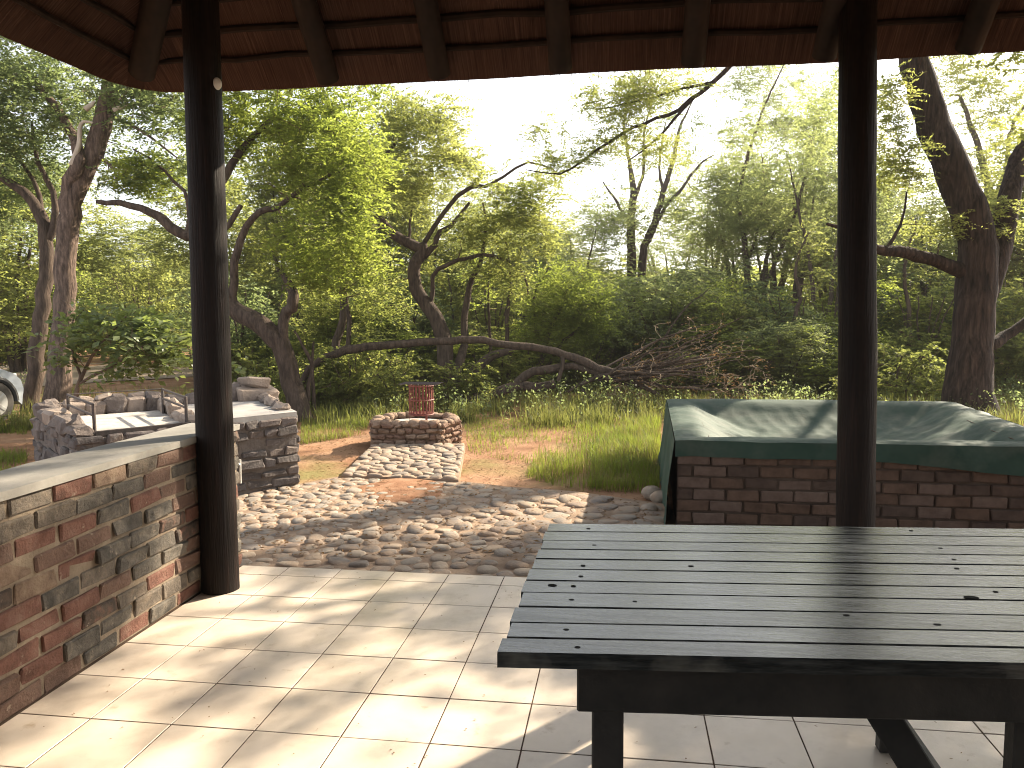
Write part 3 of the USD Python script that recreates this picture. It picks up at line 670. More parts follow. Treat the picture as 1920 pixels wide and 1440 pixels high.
def cobble(cell, z, rise, rng):
    """A rounded stone that fills a Voronoi cell: rings at the base, the shoulder and the crown."""
    c = np.asarray(cell.centroid.coords[0])
    ex = LineString(cell.exterior.coords)
    n = 8
    r = np.array([ex.interpolate((k + 0.0) / n, normalized=True).coords[0] for k in range(n)])
    r = 0.14 * np.roll(r, 1, 0) + 0.72 * r + 0.14 * np.roll(r, -1, 0)
    tilt = rng.normal(0, 0.08, 2)
    lev = [(1.0, -0.25), (0.98, 0.35), (0.84, 0.80), (0.45, 0.98)]
    V = []
    for s, h in lev:
        p = c + (r - c) * (s * rng.uniform(0.95, 1.03, n)[:, None])
        V.append(np.column_stack([p, z + h * rise + (p - c) @ tilt * (h > 0)]))
    V.append(np.array([[*c, z + rise * 1.03]]))
    V = np.vstack(V); F = []
    for k in range(len(lev) - 1):
        for j in range(n):
            a, b = k * n + j, k * n + (j + 1) % n
            F += [(a, b, b + n), (a, b + n, a + n)]
    for j in range(n):
        F.append(((len(lev) - 1) * n + j, (len(lev) - 1) * n + (j + 1) % n, len(lev) * n))
    return V, np.array(F)


def pave(parent, poly, size, rng, z, rise, gap, limit=300):
    P, pg = pack(poly, size, rng)
    far = np.array([(1e3, 1e3), (-1e3, 1e3), (0, -1e3)])
    vor = Voronoi(np.vstack([P, far]))
    items = []
    for k, p in enumerate(P):
        reg = vor.regions[vor.point_region[k]]
        if -1 in reg or not reg:
            continue
        cell = Polygon(vor.vertices[reg]).intersection(pg)
        if cell.geom_type != 'Polygon' or cell.is_empty:
            continue
        cell = cell.intersection(Point(p).buffer(size(*p) * 0.75)).buffer(-gap)
        if cell.geom_type == 'Polygon' and cell.area > 0.0008:
            zz_ = z(*p) if callable(z) else z
            items.append((cell.area / (p[0] ** 2 + p[1] ** 2), cobble(cell, zz_, rise * rng.uniform(0.6, 1.35) * min(1.3, math.sqrt(cell.area) / 0.11), rng)))
    items.sort(key=lambda q: -q[0])
    for _, m in items[:limit]:
        obj('stone', m, ST[rng.choice(4, p=[0.32, 0.28, 0.25, 0.15])], parent, smooth=True)
    if items[limit:]:
        for c in range(1):
            obj('small_stones', join([m for _, m in items[limit:]]), ST[0], parent, smooth=True, kind='stuff')
    return len(items)


rng = np.random.default_rng(51)
paving = tag(UsdGeom.Xform.Define(stage, '/World/stone_paving').GetPrim(), kind='structure')
APRON = [(-2.62, EDGE_Y + 0.01), (2.2, EDGE_Y + 0.01), (2.2, 5.55), (0.36, 5.62), (0.33, 6.3), (-0.48, 6.66), (-1.0, 6.75), (-1.46, 6.92), (-2.62, 6.98), (-2.86, 6.70), (-3.2, 6.3), (-3.3, 5.9)]
bv, bf = trimesh.creation.triangulate_polygon(Polygon(APRON).buffer(0.06).segmentize(0.3), engine='earcut')
bm = trimesh.Trimesh(np.column_stack([bv, np.full(len(bv), GZ + 0.037)]), bf, process=False).subdivide().subdivide()
bb = np.array(bm.vertices); bb[:, 2] += (meshkit.fbm(bb * 3, 3, 7) - 0.5) * 0.02
M['bedding'] = surf('bedding', [(0.3, (0.20, 0.14, 0.10)), (0.7, (0.34, 0.25, 0.18))], 4, 0.95, 0.6, 60, spec=0.1, bdist=0.015)
obj('bedding', (bb, bm.faces), M['bedding'], paving, smooth=True)
pave(paving, APRON, lambda x, y: 0.090 + 0.075 * float(np.clip((x + 1.6) / 1.4, 0, 1) * np.clip((y - 5.0) / 0.9, 0, 1)) + 0.06 * rng.random(), rng, GZ + 0.030, 0.018, 0.003)
path = tag(UsdGeom.Xform.Define(stage, '/World/stone_path').GetPrim(), kind='structure')
PATH = [(-2.62, 7.0), (-1.48, 6.95), (-1.80, 8.85), (-2.88, 8.72)]
bm = trimesh.creation.extrude_polygon(Polygon(PATH), 0.15, engine='earcut'); bm.apply_translation((0, 0, GZ - 0.09))
obj('bedding', bm, M['bedding'], path)
pave(path, PATH, lambda x, y: 0.095 + 0.08 * rng.random(), rng, GZ + 0.062, 0.017, 0.003)
# loose soil that has washed over the stones
mp = [at_z(x, y, GZ)[:2] for x, y in ((640, 925), (690, 896), (770, 890), (850, 900), (870, 935), (810, 960), (700, 962))]
mv, mf = trimesh.creation.triangulate_polygon(Polygon(mp).buffer(0.1).segmentize(0.12), engine='earcut')
mm = trimesh.Trimesh(np.column_stack([mv, 0 * mv[:, 0]]), mf, process=False).subdivide().subdivide()
mvv = np.array(mm.vertices)
import shapely
ed = shapely.distance(shapely.points(mvv[:, :2]), Polygon(mp).buffer(0.1).exterior)
mvv[:, 2] = GZ + 0.025 + np.clip(ed / 0.45, 0, 1) * 0.045 - 0.010 + (meshkit.fbm(mvv * 5, 3, 2) - 0.5) * 0.025
obj('soil_patch', (mvv, mm.faces), M['red_soil'], smooth=True, kind='structure')
for (x, y, s) in ((1222, 918, 0.085), (1236, 930, 0.075), (1218, 948, 0.07)):
    c = at_z(x, y, 0.0)
    ic = trimesh.creation.icosphere(2, 1.0); vv = ic.vertices * (1 + 0.25 * (meshkit.fbm(ic.vertices * 1.7 + x, 2, 3) - 0.5)[:, None]) * [s, s * 0.8, s * 0.75]
    lab = {1222: 'brown rounded boulder topmost of three beside the left edge of the pool', 1236: 'brown rounded boulder against the hanging left edge of the pool cover', 1218: 'brown rounded boulder lowest of three at the pool corner by the paving'}[x]
    obj('boulder', (vv + [c[0], c[1], GZ + s * 0.5 + (0.02 if x == 1236 else 0)], ic.faces), ST[2], smooth=True, label=lab, category='stone')


# ------------------------------------------------------------------ stone barbecue
def rubble(size, center, rng, lump=0.22, sub=2):
    """An irregular stone: a rounded box with lumps."""
    ic = trimesh.creation.icosphere(sub, 1.0); d = ic.vertices
    k = np.abs(d) ** 4.5
    v = d / (k.sum(1, keepdims=True) ** (1 / 4.5))
    v = v * (1 + lump * 2 * (meshkit.fbm(d * 1.6 + rng.uniform(0, 50, 3), 2, 1) - 0.5)[:, None])
    return v * np.asarray(size) / 2 + np.asarray(center), ic.faces


def stone_face(parent, p0, p1, z0, z1, row, lens, mats, rng, depth=0.09, proud=0.012, name='stone'):
    p0, p1 = np.asarray(p0, float), np.asarray(p1, float)
    ex = (p1 - p0); L = np.linalg.norm(ex); ex /= L; out = np.array([ex[1], -ex[0]])
    nrow = max(1, int(round((z1 - z0) / row))); h = (z1 - z0) / nrow
    for r in range(nrow):
        x = -rng.uniform(0, lens[0]) * (r % 2)
        while x < L - 0.015:
            w = rng.uniform(*lens); a, b = max(0, x), min(L, x + w)
            if L - b < lens[0] * 0.45:
                b = L
            if b - a > 0.03:
                hh = h * rng.uniform(0.82, 1.02)
                m = cbox((b - a - 0.008, depth, hh - 0.008), (0, 0, 0), 0.014, 0.0065, rng)
                o = p0 + ex * (a + b) / 2 + out * (proud - depth / 2 + rng.normal(0, 0.007))
                obj(name, frame(m, (*o, z0 + (r + 0.5) * h + rng.normal(0, 0.005)), (*ex, 0), (*(-out), 0), (0, 0, 1)), mats[rng.integers(len(mats))], parent)
            x = b if b == L else x + w


bbq = thing('stone_barbecue', 'stone built barbecue with ash covered hearth and side counter behind the brick wall', 'barbecue')
rng = np.random.default_rng(61)
FL, FR, BRc, BL = np.array([-3.97, 5.19]), np.array([-2.88, 6.63]), np.array([-3.72, 7.80]), np.array([-5.28, 6.35])
HZ = 0.60
core = Polygon([FL, FR, BRc, BL]).buffer(-0.006, join_style=2)
cm = trimesh.creation.extrude_polygon(core, HZ + 0.1, engine='earcut'); cm.apply_translation((0, 0, -0.12))
obj('core', cm, M['rubble_mortar'], bbq)


def bq(u, v):
    return FL * (1 - u) * (1 - v) + FR * u * (1 - v) + BRc * u * v + BL * (1 - u) * v


stone_face(bbq, bq(0, 0), bq(1, 0), -0.1, HZ + 0.01, 0.088, (0.11, 0.26), BS, rng)
stone_face(bbq, bq(1, 0), bq(1, 1), -0.1, HZ + 0.01, 0.088, (0.11, 0.26), BS, rng)
stone_face(bbq, bq(0, 1), bq(0, 0), -0.1, HZ + 0.01, 0.10, (0.13, 0.3), BS, rng)


def quad_slab(us, vs, z0, z1):
    pg = Polygon([bq(us[0], vs[0]), bq(us[1], vs[0]), bq(us[1], vs[1]), bq(us[0], vs[1])])
    m = trimesh.creation.extrude_polygon(pg, z1 - z0, engine='earcut'); m.apply_translation((0, 0, z0))
    return m


obj('hearth', quad_slab((0.09, 0.47), (0.05, 0.80), HZ - 0.02, HZ + 0.012), M['ash'], bbq)
obj('hearth_edge', bar((*bq(0.08, 0.035), HZ + 0.012), (*bq(0.48, 0.035), HZ + 0.012), 0.012, 0.05), M['black_iron'], bbq)
obj('counter', quad_slab((0.53, 1.0), (0.0, 0.85), HZ - 0.02, HZ + 0.04), M['concrete'], bbq)


def cap_row(u0, v0, u1, v1, z0, heights, n, thick, mat, name='capstone'):
    for k in range(n):
        t = (k + 0.5) / n
        p = bq(u0 + (u1 - u0) * t, v0 + (v1 - v0) * t)
        a, b = bq(u0, v0), bq(u1, v1); L = np.linalg.norm(b - a); ex = (b - a) / L
        h = heights[0] + (heights[1] - heights[0]) * t if len(heights) == 2 else heights[k]
        h = h * rng.uniform(0.88, 1.12)
        m = cbox((L / n * rng.uniform(.9, 1.1), thick * rng.uniform(0.85, 1.15), h * 1.05), (0, 0, 0), 0.025, 0.012, rng)
        obj(name, frame(m, (*p, z0 + h / 2), (*ex, 0), (-ex[1], ex[0], 0), (0, 0, 1)), [mat, BS[1], M['capstone']][int(rng.integers(3))], bbq)


cap_row(0.035, 0.03, 0.035, 0.95, HZ - 0.01, (0.10, 0.13), 6, 0.17, BS[1])
cap_row(0.03, 0.9, 0.50, 0.9, HZ - 0.02, (0.13, 0.15), 6, 0.18, M['capstone'])
cap_row(0.03, 0.93, 0.50, 0.93, HZ + 0.09, (0.06, 0.085), 7, 0.16, M['capstone'])
cap_row(0.50, 0.07, 0.50, 0.88, HZ - 0.02, (0.075, 0.15), 6, 0.13, M['capstone'])
cap_row(0.52, 0.92, 0.86, 0.92, HZ - 0.02, (0.14, 0.19), 4, 0.19, M['capstone'])
cap_row(0.955, 0.12, 0.955, 0.80, HZ + 0.03, (0.06, 0.085), 5, 0.12, M['capstone'])
obj('capstone', frame(cbox((0.26, 0.22, 0.11), (0, 0, 0), 0.025, 0.012, rng), (*bq(0.93, 0.90), HZ + 0.22), (0.6, 0.8, 0), (-0.8, 0.6, 0), (0, 0, 1)), M['capstone'], bbq)
obj('capstone', frame(cbox((0.42, 0.26, 0.2), (0, 0, 0), 0.03, 0.015, rng), (*bq(0.93, 0.90), HZ + 0.09), (0.6, 0.8, 0), (-0.8, 0.6, 0), (0, 0, 1)), M['capstone'], bbq)
gp = {}
for nm, u, v in (('a', 0.085, 0.06), ('b', 0.085, 0.62), ('c', 0.465, 0.06), ('d', 0.465, 0.62)):
    p = bq(u, v); gp[nm] = p
    obj('grill_post', bar((*p, HZ - 0.03), (*p, HZ + 0.245), 0.022, 0.022, (0, 1, 0)), M['black_iron'], bbq)
for a, b, z in (('a', 'b', 0.235), ('c', 'd', 0.235), ('c', 'd', 0.15), ('a', 'b', 0.15)):
    obj('grill_rail', bar((*gp[a], HZ + z), (*gp[b], HZ + z), 0.018, 0.018), M['black_iron'], bbq)
obj('grill_rail', tube([(*gp['b'], HZ + 0.238), (*gp['d'], HZ + 0.238)], 0.006, 6), M['black_iron'], bbq)
rp = bq(0.66, 0.30)
obj('rod', tube([(*rp, HZ), (*rp, HZ + 0.22)], 0.007, 6), M['black_iron'], bbq)

# ------------------------------------------------------------------ fire ring and fire basket
pit = thing('fire_ring', 'low round fire pit ring of reddish stones at the end of the cobbled path', 'fire pit')
rng = np.random.default_rng(71)
FP = [(-2.90, 8.78), (-2.07, 8.85), (-1.93, 9.22), (-2.08, 9.62), (-2.55, 9.78), (-2.92, 9.55), (-3.02, 9.12)]
cm = trimesh.creation.extrude_polygon(Polygon(FP).buffer(-0.03, join_style=2), 0.28, engine='earcut'); cm.apply_translation((0, 0, -0.10))
obj('core', cm, M['fire_mortar'], pit)
for a, b in zip(FP, FP[1:] + FP[:1]):
    stone_face(pit, a, b, -0.10, 0.24, 0.075, (0.07, 0.16), FS, rng, depth=0.08, proud=0.008)
fin = Polygon(FP).buffer(-0.16, join_style=2)
am = trimesh.creation.extrude_polygon(fin, 0.02, engine='earcut'); am.apply_translation((0, 0, 0.176))
obj('ash', am, M['ash'], pit)
ringl = LineString([*FP, FP[0]])
nst = 26
for k in range(nst):
    p = np.array(Polygon(FP).buffer(-0.07, join_style=2).exterior.interpolate(k / nst, normalized=True).coords[0])
    m = rubble((0.14, 0.13, 0.07 * rng.uniform(0.7, 1.5)), (p[0], p[1], 0.225), rng, 0.2, 1)
    obj('rim_stone', m, FS[1], pit, smooth=True)
basket = thing('fire_basket', 'red iron fire basket of upright bars standing in the fire ring', 'fire basket')
bc = at_z(781, 798, 0.2); bc = np.array([-2.41, 9.2])
BRd, BZ0, BZ1 = 0.145, 0.29, 0.66
for k in range(22):
    a = k / 22 * 2 * np.pi
    p = bc + BRd * np.array([math.cos(a), math.sin(a)])
    z0 = 0.185 if k % 7 == 5 else BZ0
    obj('bar', bar((*p, z0), (*p, BZ1), 0.020, 0.006, (math.cos(a), math.sin(a), 0)), M['red_iron'], basket)
for z in (BZ0 + 0.01, (BZ0 + BZ1) / 2, BZ1 - 0.015):
    an = np.linspace(0, 2 * np.pi, 37)
    outr = np.column_stack([bc[0] + 0.151 * np.cos(an), bc[1] + 0.151 * np.sin(an), np.full(37, z)])
    obj('hoop', tube(outr, 0.008, 6, cap=False), M['red_iron'], basket, smooth=40)
pl = trimesh.creation.cylinder(0.14, 0.008, sections=28); pl.apply_translation((*bc, BZ0 + 0.02))
obj('fire_plate', pl, M['red_iron'], basket)
grid = thing('cooking_grid', 'thin metal cooking grid lying on top of the red fire basket', 'grill')
for k in range(-6, 7):
    hl = 0.24
    obj('wire', tube([(bc[0] - hl, bc[1] + k * 0.026, BZ1 + 0.012), (bc[0] + hl, bc[1] + k * 0.026, BZ1 + 0.012)], 0.0045, 5), M['black_iron'], grid)
for xx_ in (-0.21, 0.0, 0.21):
    obj('crossbar', tube([(bc[0] + xx_, bc[1] - 0.17, BZ1 + 0.004), (bc[0] + xx_, bc[1] + 0.17, BZ1 + 0.004)], 0.006, 6), M['black_iron'], grid)


# ------------------------------------------------------------------ trees
class Tree:
    def __init__(self, seed):
        self.rng = np.random.default_rng(seed); self.seed = seed
        self.nodes, self.par, self.stems = [], [], []
        self.limbs = []

    def stem(self, pix, attach=True, step=0.2):
        """pix: (x, y, distance, radius) rows read off the photo, the rest between them is a spline."""
        rows = np.array([(*at(x, y, d), r) for x, y, d, r in pix])
        self.stem3(rows, attach, step)
        return self

    def stem3(self, rows, attach=True, step=0.2):
        c = spline(rows, step)
        c[1:-1, :3] += self.rng.normal(0, 0.012, (len(c) - 2, 3))
        self.stems.append((c[:, :3], np.maximum(c[:, 3], 0.004)))
        if attach:
            n = len(c)
            for k in range(n // 4, n):
                self.nodes.append(c[k, :3]); self.par.append(min(c[k, 3] * 0.55, 0.06))
        return self

    def fill(self, blobs):
        """blobs: centre, radii (3), number of twig ends; twigs reach from the nearest limb."""
        ends = []
        for c, rad, n in blobs:
            d = self.rng.normal(0, 1, (n, 3)); d /= np.linalg.norm(d, axis=1, keepdims=True)
            rr = self.rng.random(n) ** 0.40
            ends.append(np.asarray(c) + d * rr[:, None] * np.asarray(rad))
        ends = np.vstack(ends)
        nodes = np.array(self.nodes); rad = np.array(self.par)
        order = np.argsort(cKDTree(nodes).query(ends)[0])
        N = [nodes]; Rr = [rad]; tubes = []
        allN, allR = nodes, rad
        for e in ends[order]:
            d = allN - e
            dist = np.sqrt((d * d).sum(1)) + 0.25 * np.maximum(allN[:, 2] - e[2], 0)
            k = int(np.argmin(dist)); a = allN[k]; ra = max(0.004, allR[k] * 0.75)
            L = np.linalg.norm(e - a)
            mid = (a + e) / 2 + self.rng.normal(0, 0.13, 3) * L + np.array([0, 0, 0.10 * L])
            t = np.linspace(0, 1, 6)[:, None]
            P = (1 - t) ** 2 * a + 2 * t * (1 - t) * mid + t ** 2 * e
            P[1:-1] += self.rng.normal(0, 0.03, (4, 3)) * L
            r = np.linspace(min(ra, 0.012 + 0.012 * L), 0.003, 6)
            tubes.append(tube(P, r, 4, cap=False))
            allN = np.vstack([allN, P[1:]]); allR = np.concatenate([allR, r[1:]])
        self.limbs += tubes
        self.ends = ends
        return self

    def leaves(self, per, spread, length, width, up=0.6, flat=0.7, per_spray=14, droop=0.25):
        """Leaves set along short sprays that reach out from every twig end; some ends carry many, some few."""
        r = self.rng
        m = np.maximum(1, np.round(per / per_spray * r.uniform(0.35, 1.5, len(self.ends)))).astype(int)
        o = np.repeat(self.ends, m, 0)
        o = o + r.normal(0, 1, o.shape) * spread * 0.62 * np.array([1, 1, flat])
        d = r.normal(0, 1, o.shape); d[:, 2] *= 0.5; d /= np.linalg.norm(d, axis=1, keepdims=True)
        L = spread * r.uniform(0.9, 1.9, len(o))
        k = np.tile(np.arange(per_spray), len(o)); t = (k + r.uniform(0, 1, len(k))) / per_spray
        O, D_, LL = (np.repeat(q, per_spray, 0) for q in (o, d, L))
        c = O + D_ * (t * LL)[:, None]; c[:, 2] -= droop * LL * t ** 2
        side = np.cross(D_, [0, 0, 1.0]); side /= np.maximum(np.linalg.norm(side, axis=1, keepdims=True), 1e-6)
        sg = np.where(k % 2, 1.0, -1.0)[:, None]
        ld = D_ * 0.55 + side * sg * 0.9 + r.normal(0, 0.35, c.shape); ld /= np.linalg.norm(ld, axis=1, keepdims=True)
        nr = r.normal(0, 0.55, c.shape); nr[:, 2] += up * 1.6; nr -= ld * (nr * ld).sum(1, keepdims=True); nr /= np.linalg.norm(nr, axis=1, keepdims=True)
        s = np.cross(nr, ld); n = len(c)
        l_ = length * r.uniform(0.6, 1.25, n)[:, None]; w_ = width * r.uniform(0.7, 1.2, n)[:, None]
        c = c + side * sg * l_ * 0.5
        c[:, 2] = np.maximum(c[:, 2], GZ + 0.05)
        v = np.stack([c - ld * l_ / 2, c + s * w_ / 2 + nr * w_ * 0.12, c + ld * l_ / 2, c - s * w_ / 2 + nr * w_ * 0.12], 1).reshape(-1, 3)
        b = np.arange(n)[:, None] * 4
        return v, np.concatenate([b + [0, 1, 2], b + [0, 2, 3]])

    def leaves_old(self, per, spread, length, width, up=0.4, flat=0.7, ends=None):
        ends = self.ends if ends is None else ends
        n = len(ends) * per
        sc = np.repeat(self.rng.uniform(0.6, 1.35, len(ends)), per)[:, None]
        c = np.repeat(ends, per, 0) + self.rng.normal(0, 1, (n, 3)) * spread * np.array([1, 1, flat]) * sc
        drop = self.rng.random(n) < np.repeat(self.rng.uniform(0.55, 1.0, len(ends)), per)
        c = c[drop]
        c[:, 2] = np.maximum(c[:, 2], GZ + 0.05)
        return leaf_mesh(c, length, width, self.rng, up)

    def build(self, name, label, bark, leafm, leaf, category='tree', sides=14, twig=None, **kw):
        t = thing(name, label, category, **kw)
        big = [tube(p, r, sides if r.max() > 0.05 else 8, rough=0.16, seed=self.seed + k) for k, (p, r) in enumerate(self.stems)]
        obj('trunk', join(big), bark, t, smooth=True)
        if self.limbs:
            obj('branches', join(self.limbs), twig or bark, t, kind='stuff')
        if leaf is not None:
            obj('crown', leaf, leafm, t)
        return t


def blob(x, y, d, rx, ry, rd, n):
    """An ellipsoid of foliage read off the photo: pixel centre, distance, pixel radii, depth radius in metres."""
    return at(x, y, d), (rx * d / FPX, rd, ry * d / FPX), n


# left: tall leaning tree with a pale, sunlit trunk
t = Tree(101)
D = 12.6
t.stem([(100, 800, D, 0.221), (106, 740, D, 0.184), (117, 640, D, 0.164), (122, 540, D, 0.160), (126, 450, D, 0.156), (134, 380, D, 0.164), (150, 330, D, 0.164), (176, 285, D, 0.156), (196, 215, D, 0.143), (212, 150, D, 0.139), (228, 60, D, 0.123), (250, -80, D, 0.098), (300, -260, D, 0.057)])
t.stem([(128, 400, D, .13), (132, 340, D - .1, .11), (150, 300, D - .2, .10), (130, 240, D, .07), (90, 180, D, .05), (40, 120, D + .2, .03)])
t.stem([(226, 80, D, .09), (300, 40, D - .3, .07), (380, 60, D - .5, .05), (450, 120, D - .6, .03)])
t.stem([(196, 215, D, .05), (240, 232, D - .2, .03), (290, 262, D - .3, .02), (332, 296, D - .3, .012)])
t.stem([(180, 290, D, .04), (215, 320, D - .2, .022), (222, 350, D - .2, .014)])
t.stem([(240, 0, D, .08), (140, -60, D, .06), (40, 0, D - .2, .04), (-40, 60, D - .3, .025)])
t.fill([blob(70, 150, D + .3, 110, 70, 1.3, 70), blob(150, 240, D + .6, 60, 70, 1.0, 26), blob(40, 270, D + .6, 80, 80, 1.2, 45), blob(290, 210, D - .2, 70, 60, 1.2, 46), blob(320, 310, D, 45, 60, 0.8, 22), blob(20, 60, D, 110, 70, 1.5, 40), blob(60, 210, D + .4, 110, 90, 1.3, 60), blob(270, 150, D, 70, 50, 1.0, 30), blob(250, 330, D + .5, 70, 50, 1.0, 22), blob(320, 120, D - .3, 120, 60, 1.2, 34), blob(200, -60, D, 200, 80, 2.2, 50)])
tr = t.build('leaning_tree', 'tall tree with a pale twisted trunk leaning right behind the left end of the barbecue', M['bark_pale'], M['leaf_dark'], t.leaves(130, 0.20, 0.075, 0.034), twig=M['twig'])
dead = [tube(spline([(*at(x, y, D - .25), r) for x, y, r in s], .06)[:, :3], spline([(*at(x, y, D - .25), r) for x, y, r in s], .06)[:, 3], 8, rough=0.1) for s in
        ([(134, 310, .045), (148, 272, .04), (150, 240, .034), (157, 228, .026), (174, 230, .014)], [(160, 205, .05), (172, 196, .035), (178, 190, .018)], [(214, 208, .05), (232, 198, .04), (242, 194, .018)], [(226, 190, .035), (234, 172, .028), (245, 160, .02), (266, 167, .010)], [(170, 180, .02), (166, 168, .014), (154, 172, .008)])]
obj('dead_branch', join(dead), M['dead_wood'], tr, smooth=True)

# darker trunk at the far left
t = Tree(102); D = 13.2
t.stem([(52, 790, D, .17), (62, 720, D, .13), (70, 640, D, .125), (82, 550, D, .12), (88, 450, D, .11), (76, 400, D, .10), (48, 360, D, .08), (0, 330, D, .06), (-60, 290, D, .04)])
t.stem([(88, 450, D, .08), (106, 410, D, .06), (100, 360, D, .045), (70, 300, D, .035), (60, 230, D, .02)])
t.stem([(90, 430, D, .05), (60, 330, D + .2, .035), (0, 270, D + .2, .02)])
t.fill([blob(20, 300, D + .8, 70, 90, 1.2, 40), blob(80, 330, D + .6, 70, 40, 1.0, 24), blob(0, 440, D + .8, 60, 50, 1.0, 24), blob(-90, 300, D, 90, 120, 1.5, 40)])
t.build('dark_tree', 'slender dark trunked tree at the far left behind the parked car', M['bark_dark'], M['leaf_dark'], t.leaves(130, 0.21, 0.075, 0.032), twig=M['twig'])

# shrub with large pale leaves behind the barbecue
t = Tree(103); D = 9.3
t.stem([(135, 800, D, .03), (142, 740, D, .026), (160, 690, D, .02), (190, 640, D, .014), (240, 590, D, .008)])
t.stem([(140, 770, D, .022), (150, 700, D, .018), (130, 650, D, .012), (140, 590, D, .007)])
t.stem([(150, 720, D, .02), (200, 690, D - .2, .015), (270, 650, D - .3, .010), (340, 640, D - .3, .006)])
t.fill([blob(210, 610, D, 90, 52, .55, 40), blob(290, 640, D - .2, 75, 55, .5, 40), blob(150, 640, D, 50, 55, .4, 18), blob(330, 665, D - .3, 45, 40, .4, 16), blob(410, 685, D - .5, 18, 22, .2, 5), blob(240, 690, D - .3, 60, 30, .3, 12)])
t.build('broadleaf_shrub', 'shrub with large pale leaves arching over the barbecue hearth', M['twig'], M['leaf_big'], t.leaves(20, 0.13, 0.115, 0.066, per_spray=5), category='shrub')

# curved tree right of the left post
t = Tree(104); D = 11.8
t.stem([(568, 800, D, .20), (558, 762, D, .165), (545, 715, D, .15), (533, 665, D, .15), (512, 632, D, .15), (478, 604, D, .145), (448, 585, D, .135), (422, 560, D, .12), (408, 530, D, .11), (396, 490, D, .10), (386, 440, D + .1, .095), (392, 390, D + .2, .08), (420, 330, D + .3, .065), (470, 260, D + .3, .05), (540, 200, D, .03)])
t.stem([(436, 574, D, .075), (438, 530, D, .062), (442, 490, D - .1, .058), (452, 448, D - .1, .055), (474, 408, D - .2, .05), (500, 394, D - .2, .045), (520, 388, D - .2, .04), (570, 350, D - .3, .03), (640, 320, D - .4, .02)])
t.stem([(392, 430, D, .085), (350, 440, D, .08), (322, 425, D, .075), (296, 404, D, .065), (262, 390, D, .055), (222, 382, D, .045), (182, 378, D, .03)])
t.stem([(408, 440, D, .05), (430, 420, D, .045), (446, 396, D, .04), (452, 385, D, .034)])
t.stem([(350, 440, D, .04), (355, 380, D, .03), (310, 320, D + .2, .02), (250, 280, D + .2, .012)])
t.stem([(532, 658, D, .085), (530, 600, D, .08), (545, 575, D - .05, .09), (552, 555, D - .05, .08), (543, 535, D, .06), (530, 514, D, .035)], attach=False)
t.stem([(576, 770, D + .1, .04), (580, 720, D + .1, .034), (582, 680, D + .1, .03), (570, 650, D, .022), (552, 620, D, .016)], attach=False)
t.stem([(590, 770, D + .3, .03), (584, 700, D + .3, .03), (588, 640, D + .3, .016)], attach=False)
t.fill([blob(480, 225, D + .3, 100, 55, 1.2, 60), blob(600, 235, D, 90, 65, 1.2, 80), blob(665, 300, D - .4, 70, 90, .9, 76), blob(640, 420, D - .5, 62, 90, .8, 62), blob(570, 330, D, 60, 60, .9, 34), blob(560, 460, D - .2, 50, 60, .7, 26), blob(430, 260, D + .4, 60, 60, .9, 30), blob(600, 530, D - .3, 50, 40, .6, 18), blob(620, 150, D, 130, 50, 1.3, 50), blob(460, 130, D, 110, 50, 1.3, 40), blob(280, 330, D + .4, 60, 40, .8, 18), blob(690, 500, D - .1, 40, 60, .6, 16)])
t.build('curved_tree', 'tree with a bent trunk and bright yellow green crown just right of the left post', M['bark_dark'], M['leaf_yellow'], t.leaves(130, 0.165, 0.066, 0.032), twig=M['twig'])

# winding tree behind the fire ring
t = Tree(105); D = 14.6
t.stem([(836, 760, D, .17), (836, 720, D, .155), (834, 670, D, .15), (832, 630, D, .145), (818, 595, D, .14), (795, 565, D, .13), (780, 540, D, .125), (775, 510, D, .12), (786, 484, D, .115), (794, 470, D, .11), (784, 462, D, .10), (752, 450, D, .095), (722, 425, D, .085), (700, 400, D, .07), (690, 380, D, .06), (700, 330, D, .045), (740, 270, D, .03)])
t.stem([(795, 482, D, .06), (815, 460, D, .055), (825, 435, D, .05), (848, 424, D, .04), (880, 380, D, .025)])
t.stem([(790, 465, D, .05), (812, 430, D - .1, .045), (842, 385, D - .1, .042), (872, 356, D - .1, .04), (900, 350, D - .1, .035), (925, 345, D - .1, .03), (990, 305, D - .2, .022), (1040, 320, D - .2, .015)])
t.stem([(806, 575, D, .05), (812, 520, D - .1, .042), (838, 498, D - .2, .04), (880, 482, D - .2, .036), (925, 480, D - .2, .032), (960, 492, D - .2, .028), (985, 520, D - .2, .022), (990, 552, D - .2, .014)])
t.stem([(842, 740, D, .12), (858, 690, D, .10), (872, 640, D + .2, .07), (868, 600, D + .2, .065), (876, 560, D + .2, .06), (886, 520, D + .2, .05), (902, 492, D + .2, .04), (910, 420, D + .3, .028), (905, 380, D + .3, .018)])
t.stem([(845, 745, D - .1, .11), (880, 706, D - .2, .09), (912, 676, D - .3, .085), (940, 662, D - .3, .07), (980, 650, D - .3, .04)], attach=False)
t.stem([(764, 455, D, .03), (768, 420, D, .022), (772, 390, D, .014)])
t.fill([blob(760, 230, D + .3, 70, 60, 1.2, 70), blob(830, 250, D, 45, 70, 1.0, 50), blob(780, 340, D, 70, 50, 1.0, 36), blob(870, 310, D - .2, 50, 35, .9, 20), blob(720, 320, D + .3, 60, 60, 1.0, 34), blob(950, 390, D - .2, 70, 45, .9, 32), blob(1010, 350, D - .3, 60, 35, .8, 20), blob(1000, 430, D - .3, 60, 50, .9, 36), blob(900, 440, D, 60, 40, .8, 22), blob(940, 520, D - .2, 60, 40, .8, 22), blob(660, 480, D + .8, 70, 80, 1.0, 34), blob(720, 560, D + .8, 60, 60, .9, 26)])
t.build('winding_tree', 'tree with an S shaped trunk and spreading thin limbs behind the fire ring', M['bark_dark'], M['leaf_green'], t.leaves(130, 0.19, 0.072, 0.032), twig=M['twig'])

